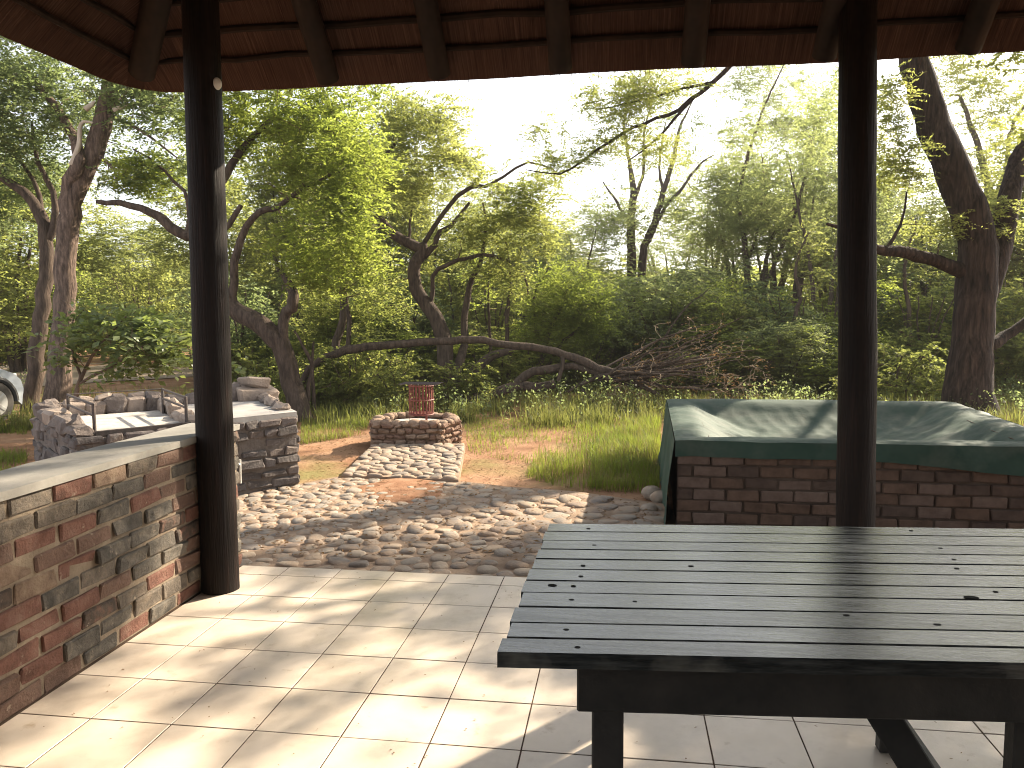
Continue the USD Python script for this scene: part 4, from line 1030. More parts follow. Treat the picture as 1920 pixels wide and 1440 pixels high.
# round bushy crown in the middle
t = Tree(106); D = 15.5
t.stem([(1010, 760, D, .07), (1012, 690, D, .06), (1030, 620, D, .05), (1060, 560, D, .03)])
t.stem([(1015, 700, D, .04), (1060, 640, D, .03), (1100, 600, D, .02)])
t.stem([(1010, 640, D, .035), (1000, 560, D, .02), (1030, 500, D, .012)])
t.fill([blob(1060, 560, D, 85, 72, 1.0, 130), blob(1010, 610, D, 50, 45, .7, 34), blob(1110, 590, D, 45, 50, .6, 34)])
t.build('round_bush', 'dense round yellow green bush rising behind the fallen branch', M['bark_dark'], M['leaf_yellow'], t.leaves(130, 0.17, 0.066, 0.028), category='bush', twig=M['twig'])

# big tree on the right, and the branch it hangs over the clearing
t = Tree(107); D = 11.8
t.stem([(1818, 815, D, .42), (1815, 770, D, .37), (1818, 700, D, .315), (1824, 620, D, .285), (1830, 540, D, .28), (1832, 470, D, .27), (1822, 415, D, .265), (1800, 355, D, .255), (1776, 295, D, .245), (1754, 240, D, .235), (1734, 180, D, .22), (1718, 120, D, .21), (1700, 40, D, .19), (1680, -80, D, .15), (1640, -250, D, .09)])
t.stem([(1843, 560, D + .1, .19), (1862, 500, D + .2, .19), (1880, 440, D + .3, .18), (1890, 385, D + .4, .165), (1904, 330, D + .5, .15), (1925, 270, D + .6, .12), (1990, 180, D + .6, .06), (2060, 60, D + .6, .03)])
t.stem([(1815, 515, D, .12), (1778, 497, D - .1, .10), (1738, 483, D - .2, .09), (1700, 474, D - .3, .085), (1660, 470, D - .4, .075), (1630, 462, D - .5, .06), (1600, 435, D - .5, .04), (1550, 420, D - .6, .02)])
t.stem([(1850, 650, D + .1, .10), (1885, 630, D + .2, .08), (1920, 605, D + .2, .065), (1990, 560, D + .3, .04)])
t.stem([(1700, 70, D, 0.0700), (1600, -20, D + .3, 0.0630), (1500, 20, D + .6, 0.0525), (1400, 95, D + .8, 0.0420), (1335, 155, D + .9, 0.0364), (1272, 205, D + 1, 0.0308), (1185, 240, D + 1, 0.0252), (1115, 283, D + 1, 0.0196), (1048, 325, D + 1, 0.0140), (985, 318, D + 1, 0.0084)])
t.stem([(1335, 155, D + .9, .03), (1280, 165, D + 1, .022), (1200, 190, D + 1, .014), (1120, 205, D + 1, .008)])
t.stem([(1300, 185, D + .9, .025), (1230, 262, D + 1, .018), (1180, 300, D + 1, .010)])

t.stem([(1660, 470, D - .4, .03), (1690, 420, D - .3, .02), (1700, 360, D - .3, .012)])
t.fill([(c_, np.array(r_) * (1.35 if k_ < 6 else 1.0), int(n_ * (1.8 if k_ < 6 else 1.5))) for k_, (c_, r_, n_) in enumerate([blob(1160, 195, D + 1, 60, 26, .6, 34), blob(1230, 165, D + 1, 60, 22, .6, 30), blob(1150, 260, D + 1, 50, 24, .5, 18), blob(1060, 300, D + 1, 45, 22, .4, 14), blob(1230, 290, D + 1, 40, 30, .5, 14), blob(1020, 250, D + 1, 30, 20, .3, 5),
        blob(1670, 200, D - .3, 30, 60, .6, 22), blob(1680, 300, D - .3, 45, 55, .6, 34), blob(1870, 420, D + .3, 40, 40, .6, 16), blob(1700, -60, D, 200, 80, 2.0, 8), blob(1750, 420, D, 60, 30, .6, 10)])])
t.build('big_tree', 'large tree with a thick dark leaning trunk behind the right corner of the pool', M['bark_red'], M['leaf_green'], t.leaves(110, 0.17, 0.058, 0.022, flat=0.5), sides=20, twig=M['bark_dark'])

# leafy tree beside the pool whose shade falls over the floor
t = Tree(120)
b = np.array([6.62, 9.38])
t.stem3(np.array([(b[0], b[1], -.2, .17), (b[0] - .05, b[1] + .1, 1.2, .14), (b[0] - .3, b[1] + .1, 2.4, .12), (b[0] - .6, b[1], 3.6, .09), (b[0] - .9, b[1], 5.0, .05)]))
t.stem3(np.array([(b[0] - .1, b[1], 1.5, .09), (b[0] - .7, b[1] - .3, 2.2, .07), (b[0] - 1.3, b[1] - .4, 3.2, .05), (b[0] - 1.6, b[1] - .4, 4.2, .03)]))
t.stem3(np.array([(b[0] - .3, b[1] + .1, 2.4, .08), (b[0] - .9, b[1] + .7, 3.6, .07), (b[0] - 1.6, b[1] + 1.3, 4.8, .05), (b[0] - 2.2, b[1] + 2.0, 5.9, .03)]))
t.stem3(np.array([(b[0] - .2, b[1], 2.0, .08), (b[0] + .7, b[1] - .5, 3.0, .06), (b[0] + 1.2, b[1] - .9, 4.2, .03)]))
t.fill([(np.array(c_) * [1, 1, 1.18], r_, int(n_ * 0.78)) for c_, r_, n_ in [((b[0] - 1.1, b[1] - .2, 3.7), (.9, .9, .8), 60), ((b[0] + .2, b[1] - .4, 4.4), (1.3, 1.2, 1.1), 90), ((b[0] - 1.3, b[1] - 1.4, 4.1), (1.1, 1.0, .7), 70), ((b[0] - .3, b[1] - 1.6, 3.4), (1.0, .9, .8), 60), ((b[0] - 1.8, b[1] - 2.2, 3.9), (.9, .9, .6), 70), ((b[0] - .6, b[1] - 2.1, 3.85), (.9, .9, .6), 70), ((b[0] - .6, b[1], 2.7), (1.1, 1.0, .6), 60), ((b[0] + 1.1, b[1] - .8, 3.2), (1.2, 1.2, 1.2), 80), ((b[0] - .2, b[1] - .2, 5.6), (1.4, 1.2, .7), 60), ((b[0] + .6, b[1] - .5, 2.0), (1.2, 1.0, .6), 50), ((b[0] - 2.0, b[1] + 2.7, 4.75), (.6, .6, .3), 22), ((b[0] - 1.0, b[1] + 2.7, 4.75), (.7, .6, .3), 26), ((b[0] + .2, b[1] + 2.8, 4.75), (.8, .6, .3), 26), ((b[0] - .9, b[1] + 2.4, 3.25), (.6, .7, .4), 16), ((b[0] - .2, b[1] + 2.9, 3.3), (.6, .7, .4), 18), ((b[0] - 1.5, b[1] + 1.0, 4.6), (.7, .8, .5), 16), ((b[0] - 1.9, b[1] + 1.6, 5.4), (.8, .8, .5), 16), ((b[0] - 1.2, b[1] + 2.0, 6.0), (.9, .9, .6), 20), ((b[0] - 2.2, b[1] + .9, 3.9), (.45, .5, .35), 7), ((b[0] - 2.6, b[1] + 2.2, 6.2), (.6, .7, .4), 9)]])
t.build('shade_tree', 'dense leafy tree at the right edge beyond the pool corner', M['bark_dark'], M['leaf_green'], t.leaves(150, 0.19, 0.08, 0.038), twig=M['twig'])

t = Tree(121); D = 24.0
t.stem([(1862, 720, D, 0.208), (1858, 600, D, 0.182), (1850, 480, D, 0.156), (1856, 380, D, 0.130), (1835, 280, D, 0.091), (1800, 180, D, 0.052)])
t.stem([(1855, 400, D, 0.104), (1885, 320, D, 0.078), (1900, 230, D, 0.052), (1960, 160, D, 0.026)])
t.fill([blob(1790, 150, D, 60, 50, 1.2, 39), blob(1860, 200, D, 60, 70, 1.2, 52), blob(1840, 300, D, 40, 40, 1.2, 20), blob(1890, 320, D, 40, 50, 1.2, 26), blob(1830, 110, D, 90, 40, 1.2, 18), blob(1980, 200, D, 90, 120, 1.2, 26)])
t.build('back_tree', 'tree with a light leafy crown standing behind the big leaning trunk', M['bark_dark'], M['leaf_green'], t.leaves(120, 0.32, 0.10, 0.042), sides=10, twig=M['twig'])

# thin tall trees beyond
t = Tree(108); D = 25.
t.stem([(1184, 640, D, .17), (1184, 500, D, .15), (1183, 420, D, .13), (1188, 360, D, .11), (1180, 300, D, .06), (1170, 240, D, .04), (1178, 180, D, .02)])
t.stem([(1188, 380, D, .07), (1206, 320, D, .05), (1208, 250, D, .035), (1222, 190, D, .02)])
t.stem([(1200, 640, D, .14), (1206, 480, D, .13), (1226, 420, D, .11), (1244, 360, D, .09), (1262, 300, D, .07), (1275, 240, D, .045), (1298, 190, D, .02)])
t.stem([(1215, 455, D, .08), (1240, 400, D, .06), (1280, 350, D, .05), (1310, 310, D, .035), (1340, 290, D, .02)])
t.stem([(1183, 420, D, .06), (1150, 370, D, .04), (1130, 340, D, .02)])
t.stem([(1244, 360, D, .05), (1236, 300, D, .035), (1248, 230, D, .02)])
t.fill([blob(1150, 390, D, 50, 40, 1.2, 22), blob(1280, 380, D, 55, 40, 1.3, 26), blob(1200, 420, D, 70, 40, 1.2, 26), blob(1240, 260, D, 70, 70, 1.6, 16), blob(1120, 430, D, 40, 30, 1.0, 14), blob(1330, 430, D, 40, 30, 1.0, 14)])
t.build('bare_tree', 'sparse tree with tall thin forked grey trunks against the bright sky', M['bark_dark'], M['leaf_grey'], t.leaves(110, 0.36, 0.10, 0.045), sides=8, twig=M['bark_dark'])

t = Tree(109); D = 21.
t.stem([(1404, 680, D, .10), (1402, 560, D, .09), (1400, 500, D, .085), (1394, 440, D, .07), (1385, 380, D, .055), (1400, 300, D, .045), (1430, 210, D, .03), (1470, 120, D, .015)])
t.stem([(1432, 540, D, .05), (1480, 430, D - .4, .045), (1510, 330, D - .8, .035), (1530, 220, D + 5, .02)])
t.stem([(1428, 680, D, .09), (1432, 560, D, .08), (1436, 500, D, .06), (1450, 440, D, .04), (1490, 390, D, .02)])
t.stem([(1400, 500, D, .05), (1420, 430, D, .035), (1430, 370, D, .02)])
t.fill([blob(1380, 380, D, 60, 60, 1.2, 44), blob(1450, 420, D, 60, 50, 1.2, 40), blob(1350, 330, D, 40, 40, .8, 14), blob(1500, 460, D, 50, 50, 1.0, 30), blob(1400, 470, D, 50, 30, .8, 16), blob(1430, 190, D + 5, 70, 50, 1.3, 40), blob(1500, 260, D + 5, 60, 60, 1.3, 48), blob(1390, 250, D + 5, 50, 40, 1.3, 24), blob(1540, 170, D + 5, 50, 50, 1.3, 31), blob(1540, 340, D + 5, 45, 45, 1.3, 28), blob(1450, 380, D + 5, 50, 28, 1.3, 19), blob(1470, 120, D + 5, 90, 40, 1.3, 31), blob(1560, 260, D + 5, 50, 60, 1.3, 31), blob(1360, 150, D + 5, 50, 30, 1.3, 16)])

t.build('pale_tree', 'pale feathery tree on two thin stems left of the right post', M['bark_dark'], M['leaf_grey'], t.leaves(130, 0.27, 0.09, 0.04), sides=8, twig=M['twig'])

# thin stems in the thicket
for k, (rows, lab) in enumerate((([(652, 760, 15, .05), (648, 690, 15, .05), (655, 600, 15, .045), (640, 520, 15, .03), (650, 440, 15, .015)], 'thin straight stem just right of the stub of the bent tree'),
                                 ([(622, 740, 15.5, .10), (630, 660, 15.5, .09), (645, 580, 15.5, .08), (640, 500, 15.5, .06), (660, 430, 15.5, .03)], 'dark trunk in shade behind the left part of the arching limb'),
                                 ([(952, 750, 15, .045), (954, 680, 15, .04), (950, 600, 15, .04), (958, 520, 15, .03), (948, 450, 15, .015)], 'thin stem standing under the middle of the arching limb'),
                                 ([(918, 740, 16, .035), (920, 640, 16, .032), (914, 560, 16, .025), (920, 480, 16, .012)], 'slender stem between the winding trunk and the dense round bush'),
                                 ([(1470, 720, 16, .06), (1480, 640, 16, .055), (1500, 560, 16, .04), (1490, 500, 16, .03), (1515, 440, 16, .015)], 'crooked thin stem left of the right post'),
                                 ([(1225, 720, 16, .03), (1240, 650, 16, .028), (1275, 590, 16, .02), (1330, 540, 16, .01)], 'pale leaning stem rising out of the dry twigs'),
                                 ([(1700, 700, 16, .05), (1706, 600, 16, .045), (1696, 500, 16, .035), (1720, 420, 16, .02)], 'thin upright stem between the right post and the big trunk'))):
    t = Tree(300 + k)
    t.stem(rows)
    x_, y_, d_, _ = rows[-1]
    t.fill([blob(x_, y_ + 20, d_, 45, 40, .5, 14), blob(x_ + 15, y_ + 80, d_, 50, 40, .5, 10)])
    t.build('thin_tree', lab, M['bark_dark'], M['leaf_yellow' if k % 2 else 'leaf_green'], t.leaves(80, 0.17, 0.065, 0.03), sides=8, twig=M['twig'])

# fallen tree
t = Tree(110); D = 13.0
t.stem([(560, 770, D + .2, .05), (566, 720, D + .2, .055), (582, 692, D + .1, .06), (612, 668, D, .062), (650, 658, D, .075), (690, 652, D, .072), (760, 645, D, .066), (850, 638, D, .064), (880, 637, D, .064), (930, 645, D, .06), (1000, 650, D, .062), (1040, 660, D, .064), (1080, 672, D, .07), (1120, 692, D, .075), (1160, 704, D, .06), (1200, 720, D, .045), (1240, 745, D, .03)], attach=False)
t.stem([(820, 752, D + .3, .07), (860, 748, D + .2, .085), (920, 740, D, .085), (970, 722, D, .08), (1010, 726, D, .075), (1040, 720, D, .07)], attach=False)
t.stem([(955, 735, D, .07), (985, 706, D, .07), (1020, 692, D, .07), (1050, 690, D, .065), (1075, 686, D, .055), (1130, 700, D, .05), (1180, 690, D, .035)], attach=False)
t.stem([(1054, 664, D, .035), (1054, 690, D - .1, .035), (1046, 715, D - .1, .03)], attach=False)
t.stem([(1064, 735, D, .02), (1100, 715, D, .035), (1150, 700, D, .05), (1210, 690, D, .04), (1280, 680, D, .03), (1340, 670, D, .02)])
for s in range(34):
    r = t.rng
    x0, y0 = r.uniform(1110, 1190), r.uniform(690, 715)
    a = r.uniform(-0.75, 0.3); L = r.uniform(110, 290)
    x1, y1 = x0 + L * math.cos(a), y0 + L * math.sin(a) * 0.55
    dz = r.normal(0, 0.7)
    t.stem([(x0, y0, D + r.normal(0, .2), .022), ((x0 + x1) / 2, (y0 + y1) / 2 + r.normal(0, 10), D + dz * .5, .014), (x1, min(y1, 775), D + dz, .005)])
for x, y, r_ in ((1090, 785, .01), (1140, 775, .012)):
    t.stem([(1090, 730, D - .2, .016), (1110, 750, D - .3, .014), (1140, 775, D - .4, .012), (1170, 760, D - .5, .006)], attach=False)
t.fill([blob(1225, 700, D, 85, 50, 1.0, 80), blob(1340, 695, D, 100, 62, 1.0, 90), blob(1300, 640, D + .2, 110, 50, .9, 60), blob(1170, 740, D - .2, 50, 22, .5, 30), blob(1400, 720, D, 50, 40, .7, 40)])
t.build('fallen_tree', 'fallen tree whose long bare limb arches over the grass to a tangle of dry twigs', M['bark_dark'], M['leaf_dry'], t.leaves(6, 0.10, 0.045, 0.018, per_spray=4), twig=M['dry_twig'], category='fallen tree')

# ------------------------------------------------------------------ bushes of the thicket: four kinds, set out again and again
def bush(seed, name, label, mat, h, w, n, per, spread, leafl, leafw, stems=5, group=None, loc=(0, 0, 0), rz=0, sc=1.0, bark='bark_dark', lift=0.5, category='bush', open_=False):
    t = Tree(seed); r = t.rng
    for k in range(stems):
        a = r.uniform(0, 2 * np.pi); s = r.uniform(0.15, 0.6) * w
        t.stem3(np.array([(0.1 * math.cos(a), 0.1 * math.sin(a), -0.15, .03 * h / 2.5), (s * .4 * math.cos(a), s * .4 * math.sin(a), h * .35, .024 * h / 2.5), (s * math.cos(a + .3), s * math.sin(a + .3), h * .8, .010)]))
    bl = []
    nb = 9
    for k in range(nb):
        a = k / nb * 2 * np.pi + r.uniform(-.3, .3); q = r.uniform(0.25, 0.75) * w
        z = h * r.uniform(lift, 0.88)
        bl.append(((q * math.cos(a), q * math.sin(a), z), (w * r.uniform(.25, .45), w * r.uniform(.25, .45), h * r.uniform(.14, .26)), n // nb))
    if not open_:
        bl.append(((0, 0, h * .35), (w * .8, w * .8, h * .3), n // 4))
    t.fill(bl)
    return t.build(name, label, M[bark], mat, t.leaves(per, spread, leafl, leafw), category=category, group=group, loc=loc, rotz=rz, scale=sc, sides=8, twig=M['twig'])


rng = np.random.default_rng(81)


def spot(px, D, py=620):
    p = at(px, py, D); return p[0], p[1], float(ground_h(p[0], p[1]))


KINDS = [('thicket_bush', M['leaf_green'], 'mid green bush of the thicket behind the clearing', 'green bushes of the thicket'),
         ('yellow_bush', M['leaf_yellow'], 'yellow green bush of the thicket behind the clearing', 'yellow green bushes of the thicket'),
         ('grey_bush', M['leaf_grey'], 'pale grey green bush of the thicket behind the clearing', 'grey green bushes of the thicket'),
         ('dark_bush', M['leaf_dark'], 'dark green bush of the thicket behind the clearing', 'dark green bushes of the thicket')]
proto = {}
NEAR = {(700, 18): 'yellow green bush behind the left end of the arching fallen limb', (770, 19): 'dark green bush behind the fire basket', (620, 17): 'green bush just right of the bent tree trunk', (930, 18): 'green bush right of the winding trunk behind the fallen limb',
        (1150, 18): 'yellow green bush touching the right side of the dense round bush', (1240, 17): 'grey green bush behind the tangle of dry twigs', (1330, 18): 'yellow green bush behind the right end of the dry twigs', (1420, 17): 'green bush below the pale feathery tree on two stems',
        (1500, 16.5): 'dark bush just left of the right post', (1580, 17): 'yellow green bush behind the right post', (1680, 17.5): 'large dark bush right of the right post', (1740, 16): 'green bush just left of the big leaning trunk', (1890, 17): 'dark bush right of the big leaning trunk',
        (860, 17): 'low green bush at the foot of the winding trunk', (905, 16.5): 'low yellow green bush under the arch of the fallen limb', (1480, 15): 'small grey green bush behind the back edge of the pool', (1560, 15): 'small yellow green bush behind the pool beside the right post', (1380, 15.5): 'small yellow green bush at the right tips of the dry twigs',
        (455, 17): 'dark bush behind the bent trunk right of the left post', (520, 19): 'green bush seen over the stub of the bent tree'}
SPOTS = []
# (pixel x, distance, kind, height scale, width scale); a prototype is 2.6 m high and about 3 m across
for px, D, k, hs, ws in [(620, 17, 0, .95, .9), (700, 18, 1, .9, 1), (770, 19, 3, 1.0, 1), (930, 18, 0, 1.0, 1), (1150, 18, 1, .95, 1), (1240, 17, 2, .95, 1), (1330, 18, 1, .9, 1), (1420, 17, 0, .8, 1), (1500, 16.5, 3, .9, 1), (1580, 17, 1, .85, 1), (1680, 17.5, 3, 1.1, 1.1), (1740, 16, 0, .9, 1), (1890, 17, 3, 1.1, 1.1),
                         (860, 17, 0, .5, .8), (905, 16.5, 1, .42, .8), (970, 17, 0, .5, .8), (1030, 17.5, 1, .5, .9), (740, 16.5, 1, .45, .8), (670, 16, 0, .5, .8), (1110, 16.5, 0, .5, .8), (1480, 15, 2, .55, .7), (1380, 15.5, 1, .5, .8), (1560, 15, 1, .5, .7), (455, 17, 3, 1.0, 1), (520, 19, 0, 1.1, 1.1), (1960, 15, 0, 1.0, 1)]:
    SPOTS.append((px, D, k, hs, ws))
for px in range(-160, 2140, 105):
    SPOTS.append((px + rng.uniform(-30, 30), rng.uniform(20.5, 24), int(rng.choice(4, p=[.3, .36, .2, .14])), rng.uniform(0.9, 1.35), rng.uniform(1.0, 1.3)))
for px in range(-260, 2240, 90):
    SPOTS.append((px + rng.uniform(-30, 30), rng.uniform(27, 33), int(rng.choice(4, p=[.32, .28, .28, .12])), rng.uniform(1.1, 1.7), rng.uniform(1.3, 1.7)))
for px, D, k, hs, ws in SPOTS:
    if D > 20 and D < 25 and 90 < px < 350:
        continue
    if D > 20 and px > 1050 and rng.random() < 0.42:
        continue
    name, mat, lab, grp = KINDS[k]
    row = 'front row' if D < 20 else ('middle row' if D < 25 else 'back row')
    lab = lab.replace('of the thicket', 'in the ' + row + ' of the thicket'); grp = grp + ', ' + row
    near = NEAR.get((px, D))
    if near:
        lab, grp = near, None
    loc = spot(px, D); rz = rng.uniform(0, 360); sc = (ws, ws, hs)
    if k not in proto:
        proto[k] = bush(200 + k, name, lab, mat, 2.6, 1.5, 200, 62, 0.20, 0.09, 0.040, lift=0.2, group=grp, loc=loc, rz=rz, sc=sc)
    else:
        dup(proto[k], name, lab, 'bush', loc, rz, sc, grp)
# taller trees that close the view on the left and in the middle
pt = bush(220, 'background_tree', 'tall green tree closing the view behind the clearing', M['leaf_green'], 6.0, 2.4, 400, 100, 0.27, 0.10, 0.046, stems=4, group='tall trees behind the clearing', loc=spot(560, 21), sc=(1, 1, 1.05), category='tree', lift=0.42)
for px, D, hs, ws in ((700, 22, 1.12, 1.0), (450, 24, 1.0, 1.1), (810, 24, 1.0, .9), (930, 27, .85, 1.0), (1060, 29, .8, 1.0), (300, 34, .95, 1.2), (30, 22, .95, 1.2), (-90, 19, 1.1, 1.2), (1560, 26, .9, 1.1), (1830, 22, .85, 1.1), (1960, 20, 1.0, 1.2), (1650, 34, .9, 1.3), (190, 42, .9, 1.4), (640, 30, 1.1, 1.2)):
    dup(pt, 'background_tree', 'tall green tree closing the view behind the clearing', 'tree', spot(px, D), rng.uniform(0, 360), (ws, ws, hs), 'tall trees behind the clearing')
wd = bush(240, 'weed_clump', 'low leafy weed clump in the grass behind the clearing', M['leaf_green'], 0.75, 0.55, 60, 46, 0.10, 0.06, 0.03, stems=5, group='leafy weeds in the grass behind the clearing', loc=spot(600, 13.2), sc=(1, 1, 1), category='weed', lift=0.2)
rw = np.random.default_rng(88)
for k in range(44):
    px = rw.uniform(430, 1900); D = rw.uniform(12.0, 16.5)
    if 560 < px < 900 and D < 12.6:
        D += 1.0
    if 900 < px < 1440 and D < 14.2:
        continue
    hs = rw.uniform(.5, 1.5)
    dup(wd, 'weed_clump', 'low leafy weed clump in the grass behind the clearing', 'weed', spot(px, D), rw.uniform(0, 360), (rw.uniform(.7, 1.5), rw.uniform(.7, 1.5), hs), 'leafy weeds in the grass behind the clearing')
ft = bush(230, 'feathery_tree', 'pale feathery open tree among the thicket on the right', M['leaf_grey'], 5.6, 2.1, 200, 90, 0.30, 0.095, 0.038, stems=5, group='pale feathery trees of the thicket', loc=spot(1480, 22), sc=(1, 1, 1.3), category='tree', lift=0.45, open_=True)
for px, D, hs, ws in ((1330, 30, 1.35, 1.2), (1395, 25, 1.2, 1.0), (1545, 19, 1.25, .95), (1440, 28, 1.4, 1.1), (1590, 26, 1.35, 1.1), (1700, 27, 1.15, 1.2), (1760, 20, .88, 1.0), (1080, 24, .9, 1.0), (1260, 34, 1.1, 1.2), (1640, 22, .85, .9), (1880, 27, 1.0, 1.1), (960, 21, .85, .9)):
    dup(ft, 'feathery_tree', 'pale feathery open tree among the thicket on the right', 'tree', spot(px, D), rng.uniform(0, 360), (ws, ws, hs), 'pale feathery trees of the thicket')
# the far wood, one mass
n = 60000
ang = rng.uniform(-1.25, 1.25, n) + YAW * 0
rr = rng.uniform(42, 62, n)
hh = 3.2 + 1.7 * meshkit.fbm(np.column_stack([ang * 22, rr * .15, 0 * ang]), 3, 8)
c = np.column_stack([np.sin(ang) * rr, np.cos(ang) * rr, rng.random(n) ** .8 * hh])
obj('far_wood', leaf_mesh(c, 0.40, 0.24, rng, 0.3), M['leaf_green'], label='far wood of low bush closing the horizon behind the thicket', category='wood', kind='stuff')

# ------------------------------------------------------------------ grass, undergrowth, litter
def scatter_px(n, poly, rng, power=1.0):
    """Points on the ground inside a patch drawn on the photo."""
    g = np.array([at_z(x, y, GZ)[:2] for x, y in poly]); pg = Polygon(g).buffer(0)
    x0, y0, x1, y1 = pg.bounds
    out = np.zeros((0, 2))
    while len(out) < n:
        c = rng.uniform((x0, y0), (x1, y1), (n * 3, 2)); c = c[shapely.contains_xy(pg, c[:, 0], c[:, 1])]
        keepm = meshkit.fbm(np.column_stack([c * 1.1, 0 * c[:, 0]]), 3, 12) > rng.uniform(0.30, 0.62, len(c)) * power
        out = np.vstack([out, c[keepm]])
    out = out[:n]
    return np.column_stack([out, ground_h(out[:, 0], out[:, 1]) - 0.01])


rng = np.random.default_rng(91)
g1 = np.vstack([scatter_px(8000, [(1100, 912), (1150, 920), (1235, 922), (1238, 800), (1170, 800), (1130, 840)], rng, 0.75), scatter_px(4500, [(985, 895), (1085, 918), (1235, 925), (1238, 790), (1100, 800), (1010, 850)], rng, 1.08)])
g2 = scatter_px(9000, [(880, 850), (1000, 870), (1235, 880), (1235, 770), (900, 770), (870, 800)], rng, 1.05)
g3 = scatter_px(6000, [(562, 835), (690, 815), (690, 780), (570, 770)], rng, 0.9)
g4 = scatter_px(3500, [(0, 920), (50, 890), (50, 800), (-60, 800), (-60, 920)], rng, 1.0)
g1d = g1[rng.random(len(g1)) < .25]
obj('grass', join([blade_mesh(g1, 0.05 + 0.24 * meshkit.fbm(np.column_stack([g1[:, :2] * 2.2, 0 * g1[:, 0]]), 3, 31), 0.0026, rng, .6), blade_mesh(g2[:5000], 0.09, 0.003, rng, .7), blade_mesh(g3[:2500], 0.11, 0.003, rng, .6), blade_mesh(g4[:2000], 0.12, 0.004, rng, .6)]), M['grass'], label='sunlit green grass left of the pool and round the fire ring', category='grass', kind='stuff')
obj('dry_grass', join([blade_mesh(g1d, 0.22, 0.0026, rng, .5), blade_mesh(g2[5000:], 0.09, 0.003, rng, .9), blade_mesh(g3[2500:], 0.10, 0.003, rng, .9), blade_mesh(g4[2000:], 0.10, 0.004, rng, .9)]), M['dry_grass'], label='dry straw coloured grass thinly covering the red soil of the clearing', category='grass', kind='stuff')
n = 34000
u = rng.uniform(-300, 2200, n); d = 10.8 + 14 * rng.random(n) ** 1.6
pp = np.array([at(x, 600, q)[:2] for x, q in zip(u, d)])
keepm = (meshkit.fbm(np.column_stack([pp * 0.55, 0 * u]), 3, 15) > rng.uniform(.25, .6, n)) & ~((u > 60) & (u < 420) & (d > 15)) & ~((u > 1240) & (u < 1950) & (d < 9.5))
road_pg = Polygon(road).buffer(0.2)
keepm &= ~shapely.contains_xy(road_pg, pp[:, 0], pp[:, 1])
pp = pp[keepm]
b3 = np.column_stack([pp, ground_h(pp[:, 0], pp[:, 1]) - 0.02])
tc = b3[rng.choice(len(b3), 420)]
tuft = np.repeat(tc, 60, 0) + np.column_stack([rng.normal(0, .09, (420 * 60, 2)), np.zeros(420 * 60)])
b3 = np.vstack([b3, tuft])
obj('tall_grass', blade_mesh(b3, 0.33, 0.005, rng, .7), M['olive_grass'], label='olive and straw coloured grass growing under the trees behind the fallen limb', category='grass', kind='stuff')
n = 26000
u = rng.uniform(-300, 2200, n); d = 11.2 + 11 * rng.random(n) ** 1.3
pp = np.array([at(x, 600, q)[:2] for x, q in zip(u, d)])
kq = (meshkit.fbm(np.column_stack([pp * 0.8, 0 * u]), 3, 19) > rng.uniform(.4, .62, n)) & ~((u > 60) & (u < 420)) & ~shapely.contains_xy(road_pg, pp[:, 0], pp[:, 1])
pp = pp[kq]
pp = pp[:1300]
ht = 0.15 + 0.50 * meshkit.fbm(np.column_stack([pp * .9, 0 * pp[:, 0]]), 2, 5) * rng.uniform(.5, 1.2, len(pp))
K = 16
st = np.repeat(np.column_stack([pp, ground_h(pp[:, 0], pp[:, 1])]), K, 0); tq = rng.random(len(st)); hh_ = np.repeat(ht, K)
lean = np.repeat(rng.normal(0, .25, (len(pp), 2)), K, 0)
c = st + np.column_stack([lean * (tq * hh_)[:, None], tq * hh_]) + rng.normal(0, .045, st.shape)
obj('undergrowth', leaf_mesh(c, 0.055, 0.030, rng, .5), M['leaf_dark'], label='low leafy undergrowth between the trunks of the thicket', category='undergrowth', kind='stuff')
n = 14000
u = rng.uniform(-2, 1, n) * 3.2 - 1.0; w = 4.6 + 9 * rng.random(n)
keepm = ~((u > 0.3) & (w < 8.5))
u, w = u[keepm], w[keepm]
zb = np.where(shapely.contains_xy(Polygon(APRON), u, w), GZ + 0.055, ground_h(u, w) + 0.012)
obj('leaf_litter', leaf_mesh(np.column_stack([u, w, zb]), 0.04, 0.018, rng, 3.0), M['leaf_dry'], label='dry fallen leaves strewn over soil and paving', category='leaf litter', kind='stuff')
n = 220
lx = rng.uniform(-2.1, 1.2, n); ly = rng.uniform(1.6, 4.3, n)
obj('floor_crumbs', leaf_mesh(np.column_stack([lx, ly, np.full(n, 0.003)]), 0.012, 0.006, rng, 4.0), M['leaf_dry'], label='tiny leaf crumbs scattered over the pale floor tiles', category='leaf litter', kind='stuff')

# ------------------------------------------------------------------ parked car, of which only one end stands in the picture
car = thing('parked_car', 'silver blue parked car at the left edge, only its front wheel and wing in view', 'car', loc=(*at_z(-6, 796, GZ)[:2], GZ), rotz=0)
CH = math.radians(171)               # heading of the car's length, which runs out of the picture
hd = np.array([-math.sin(CH), math.cos(CH), 0.0])
lt = np.array([hd[1], -hd[0], 0.0])
if lt[0] < 0:
    lt = -lt


def cp_(s, w, z):                        # along the car from the near wheel, across towards the viewer, up
    return hd * s + lt * (w - 0.04) + np.array([0, 0, z])


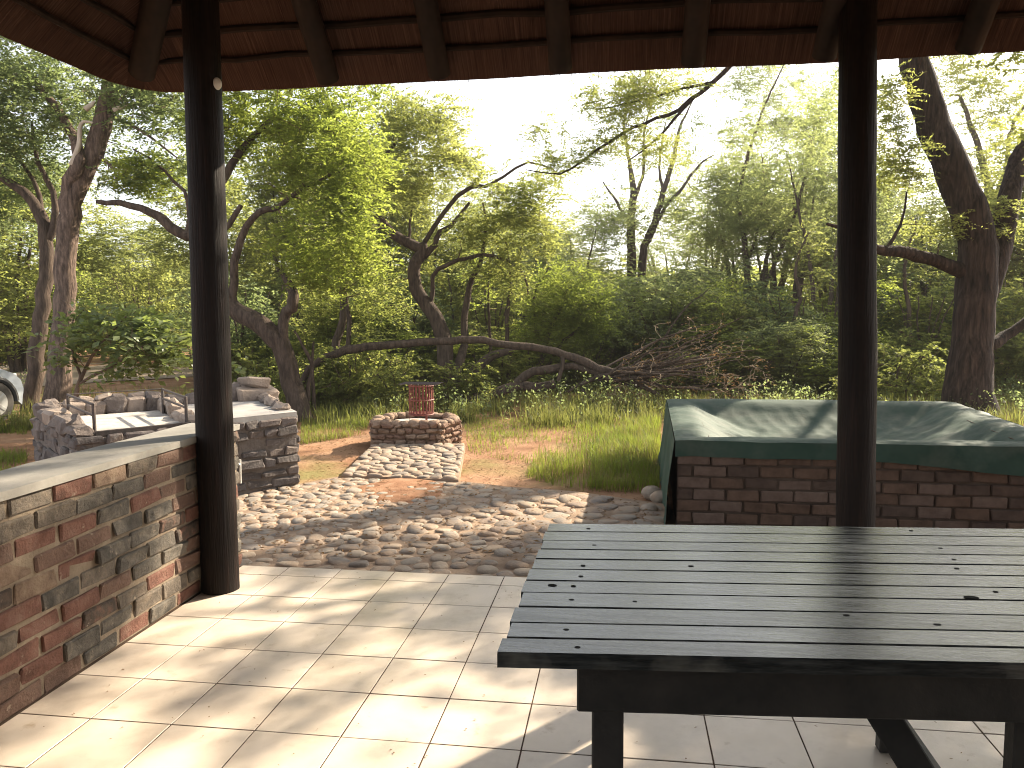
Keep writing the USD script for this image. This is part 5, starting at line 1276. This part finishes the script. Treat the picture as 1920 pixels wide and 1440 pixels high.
prof = [(-0.50, .36), (-0.53, .48), (-0.48, .62), (-0.34, .73), (-.08, .83), (.45, .92), (.75, .98), (1.35, 1.38), (1.75, 1.47), (2.4, 1.46), (2.95, 1.30), (3.2, 1.0), (3.35, .9), (3.38, .42)]
arch = lambda cx: [(cx + .37 * math.cos(a), .31 + .37 * math.sin(a)) for a in np.linspace(math.pi * .02, math.pi * .98, 12)]
side = prof + [(3.3, .22)] + [(x, z) for x, z in arch(2.55) if z > .22] + [(x, z) for x, z in arch(0.0) if z > .22] + [(-0.48, .24)]
pg = Polygon(side).buffer(0)
bmesh = trimesh.creation.extrude_polygon(pg, 1.0, engine='earcut')
bmesh = bmesh.subdivide().subdivide()
bvv = np.array(bmesh.vertices)
wdt = np.where(bvv[:, 1] > .95, 1 - (bvv[:, 1] - .95) * .30, 1.0) * (1 - 0.12 * np.clip((-0.3 - bvv[:, 0]) / .5, 0, 1) ** 2 - 0.12 * np.clip((bvv[:, 0] - 2.7) / .6, 0, 1) ** 2)
wv = (bvv[:, 2] - .5) * 1.68 * wdt - .84
body = np.array([cp_(s, -w_ - 1.68 if False else w_, z) for s, z, w_ in zip(bvv[:, 0], bvv[:, 1], wv)])
obj('body', (body, bmesh.faces if np.linalg.det(np.array([hd, [0, 0, 1], lt])) > 0 else bmesh.faces[:, ::-1]), M['car_paint'], car, smooth=35)
for s in (0.0, 2.55):
    for w_ in (-.10, -1.58):
        ax = lt
        c = cp_(s, w_ + .04, .31)
        wh = tube([c - ax * .10, c - ax * .085, c + ax * .085, c + ax * .10], [.27, .31, .31, .27], 28)
        tyre = obj('wheel', wh, M['rubber'], car, smooth=40)
        o = ax * (1 if w_ > -1 else -1)
        obj('rim', tube([c + o * .08, c + o * .104], [.205, .195], 24), M['alloy'], tyre, smooth=40)
        for k in range(5):
            a = k / 5 * 2 * np.pi; dv_ = hd * math.cos(a) + np.array([0, 0, 1]) * math.sin(a)
            obj('spoke', bar(c + o * .106 + dv_ * .03, c + o * .106 + dv_ * .19, .05, .012, o), M['alloy'], tyre)
        if w_ > -1:
            an = np.linspace(0, math.pi, 20)
            obj('wheel_arch', tube([c + o * .065 + hd * .365 * math.cos(q) + np.array([0, 0, .365 * math.sin(q)]) for q in an], .045, 8), M['black_plastic'], car, smooth=40)
for s0, s1, z0, z1 in ((1.05, 1.85, 0.98, 1.36), (1.95, 2.75, 0.98, 1.34)):
    q = np.array([cp_(s0 - .1, -.0, z0), cp_(s1 + .12, -.0, z0), cp_(s1 - .15, -.095, z1), cp_(s0 + .05, -.095, z1)]) + lt * .012
    obj('window', (np.vstack([q, q - lt * .006]), np.array([(0, 1, 2), (0, 2, 3), (4, 6, 5), (4, 7, 6)])), M['black_plastic'], car)
obj('headlight', frame(cbox((.22, .05, .12), (0, 0, 0), .02), cp_(-.34, -.05, .66), hd, lt, (0, 0, 1)), M['alloy'], car)
obj('bumper', frame(cbox((.10, 1.35, .2), (0, 0, 0), .04), cp_(-.50, -.84, .42), hd, lt, (0, 0, 1)), M['black_plastic'], car)

# ------------------------------------------------------------------ the dusty evening air
usdkit.material(stage, '/World/Looks/haze', {'v': ('principled_volume', {'color': (0.95, 0.93, 0.88), 'density': 0.0006, 'anisotropy': 0.4})}, [], volume='v.volume')
hb = trimesh.creation.box((240, 240, 16.0)); hb.apply_translation((0, 8, 6.6))
obj('haze', hb, '/World/Looks/haze', kind='stuff', label='thin bright haze in the evening air between the trees', category='haze')
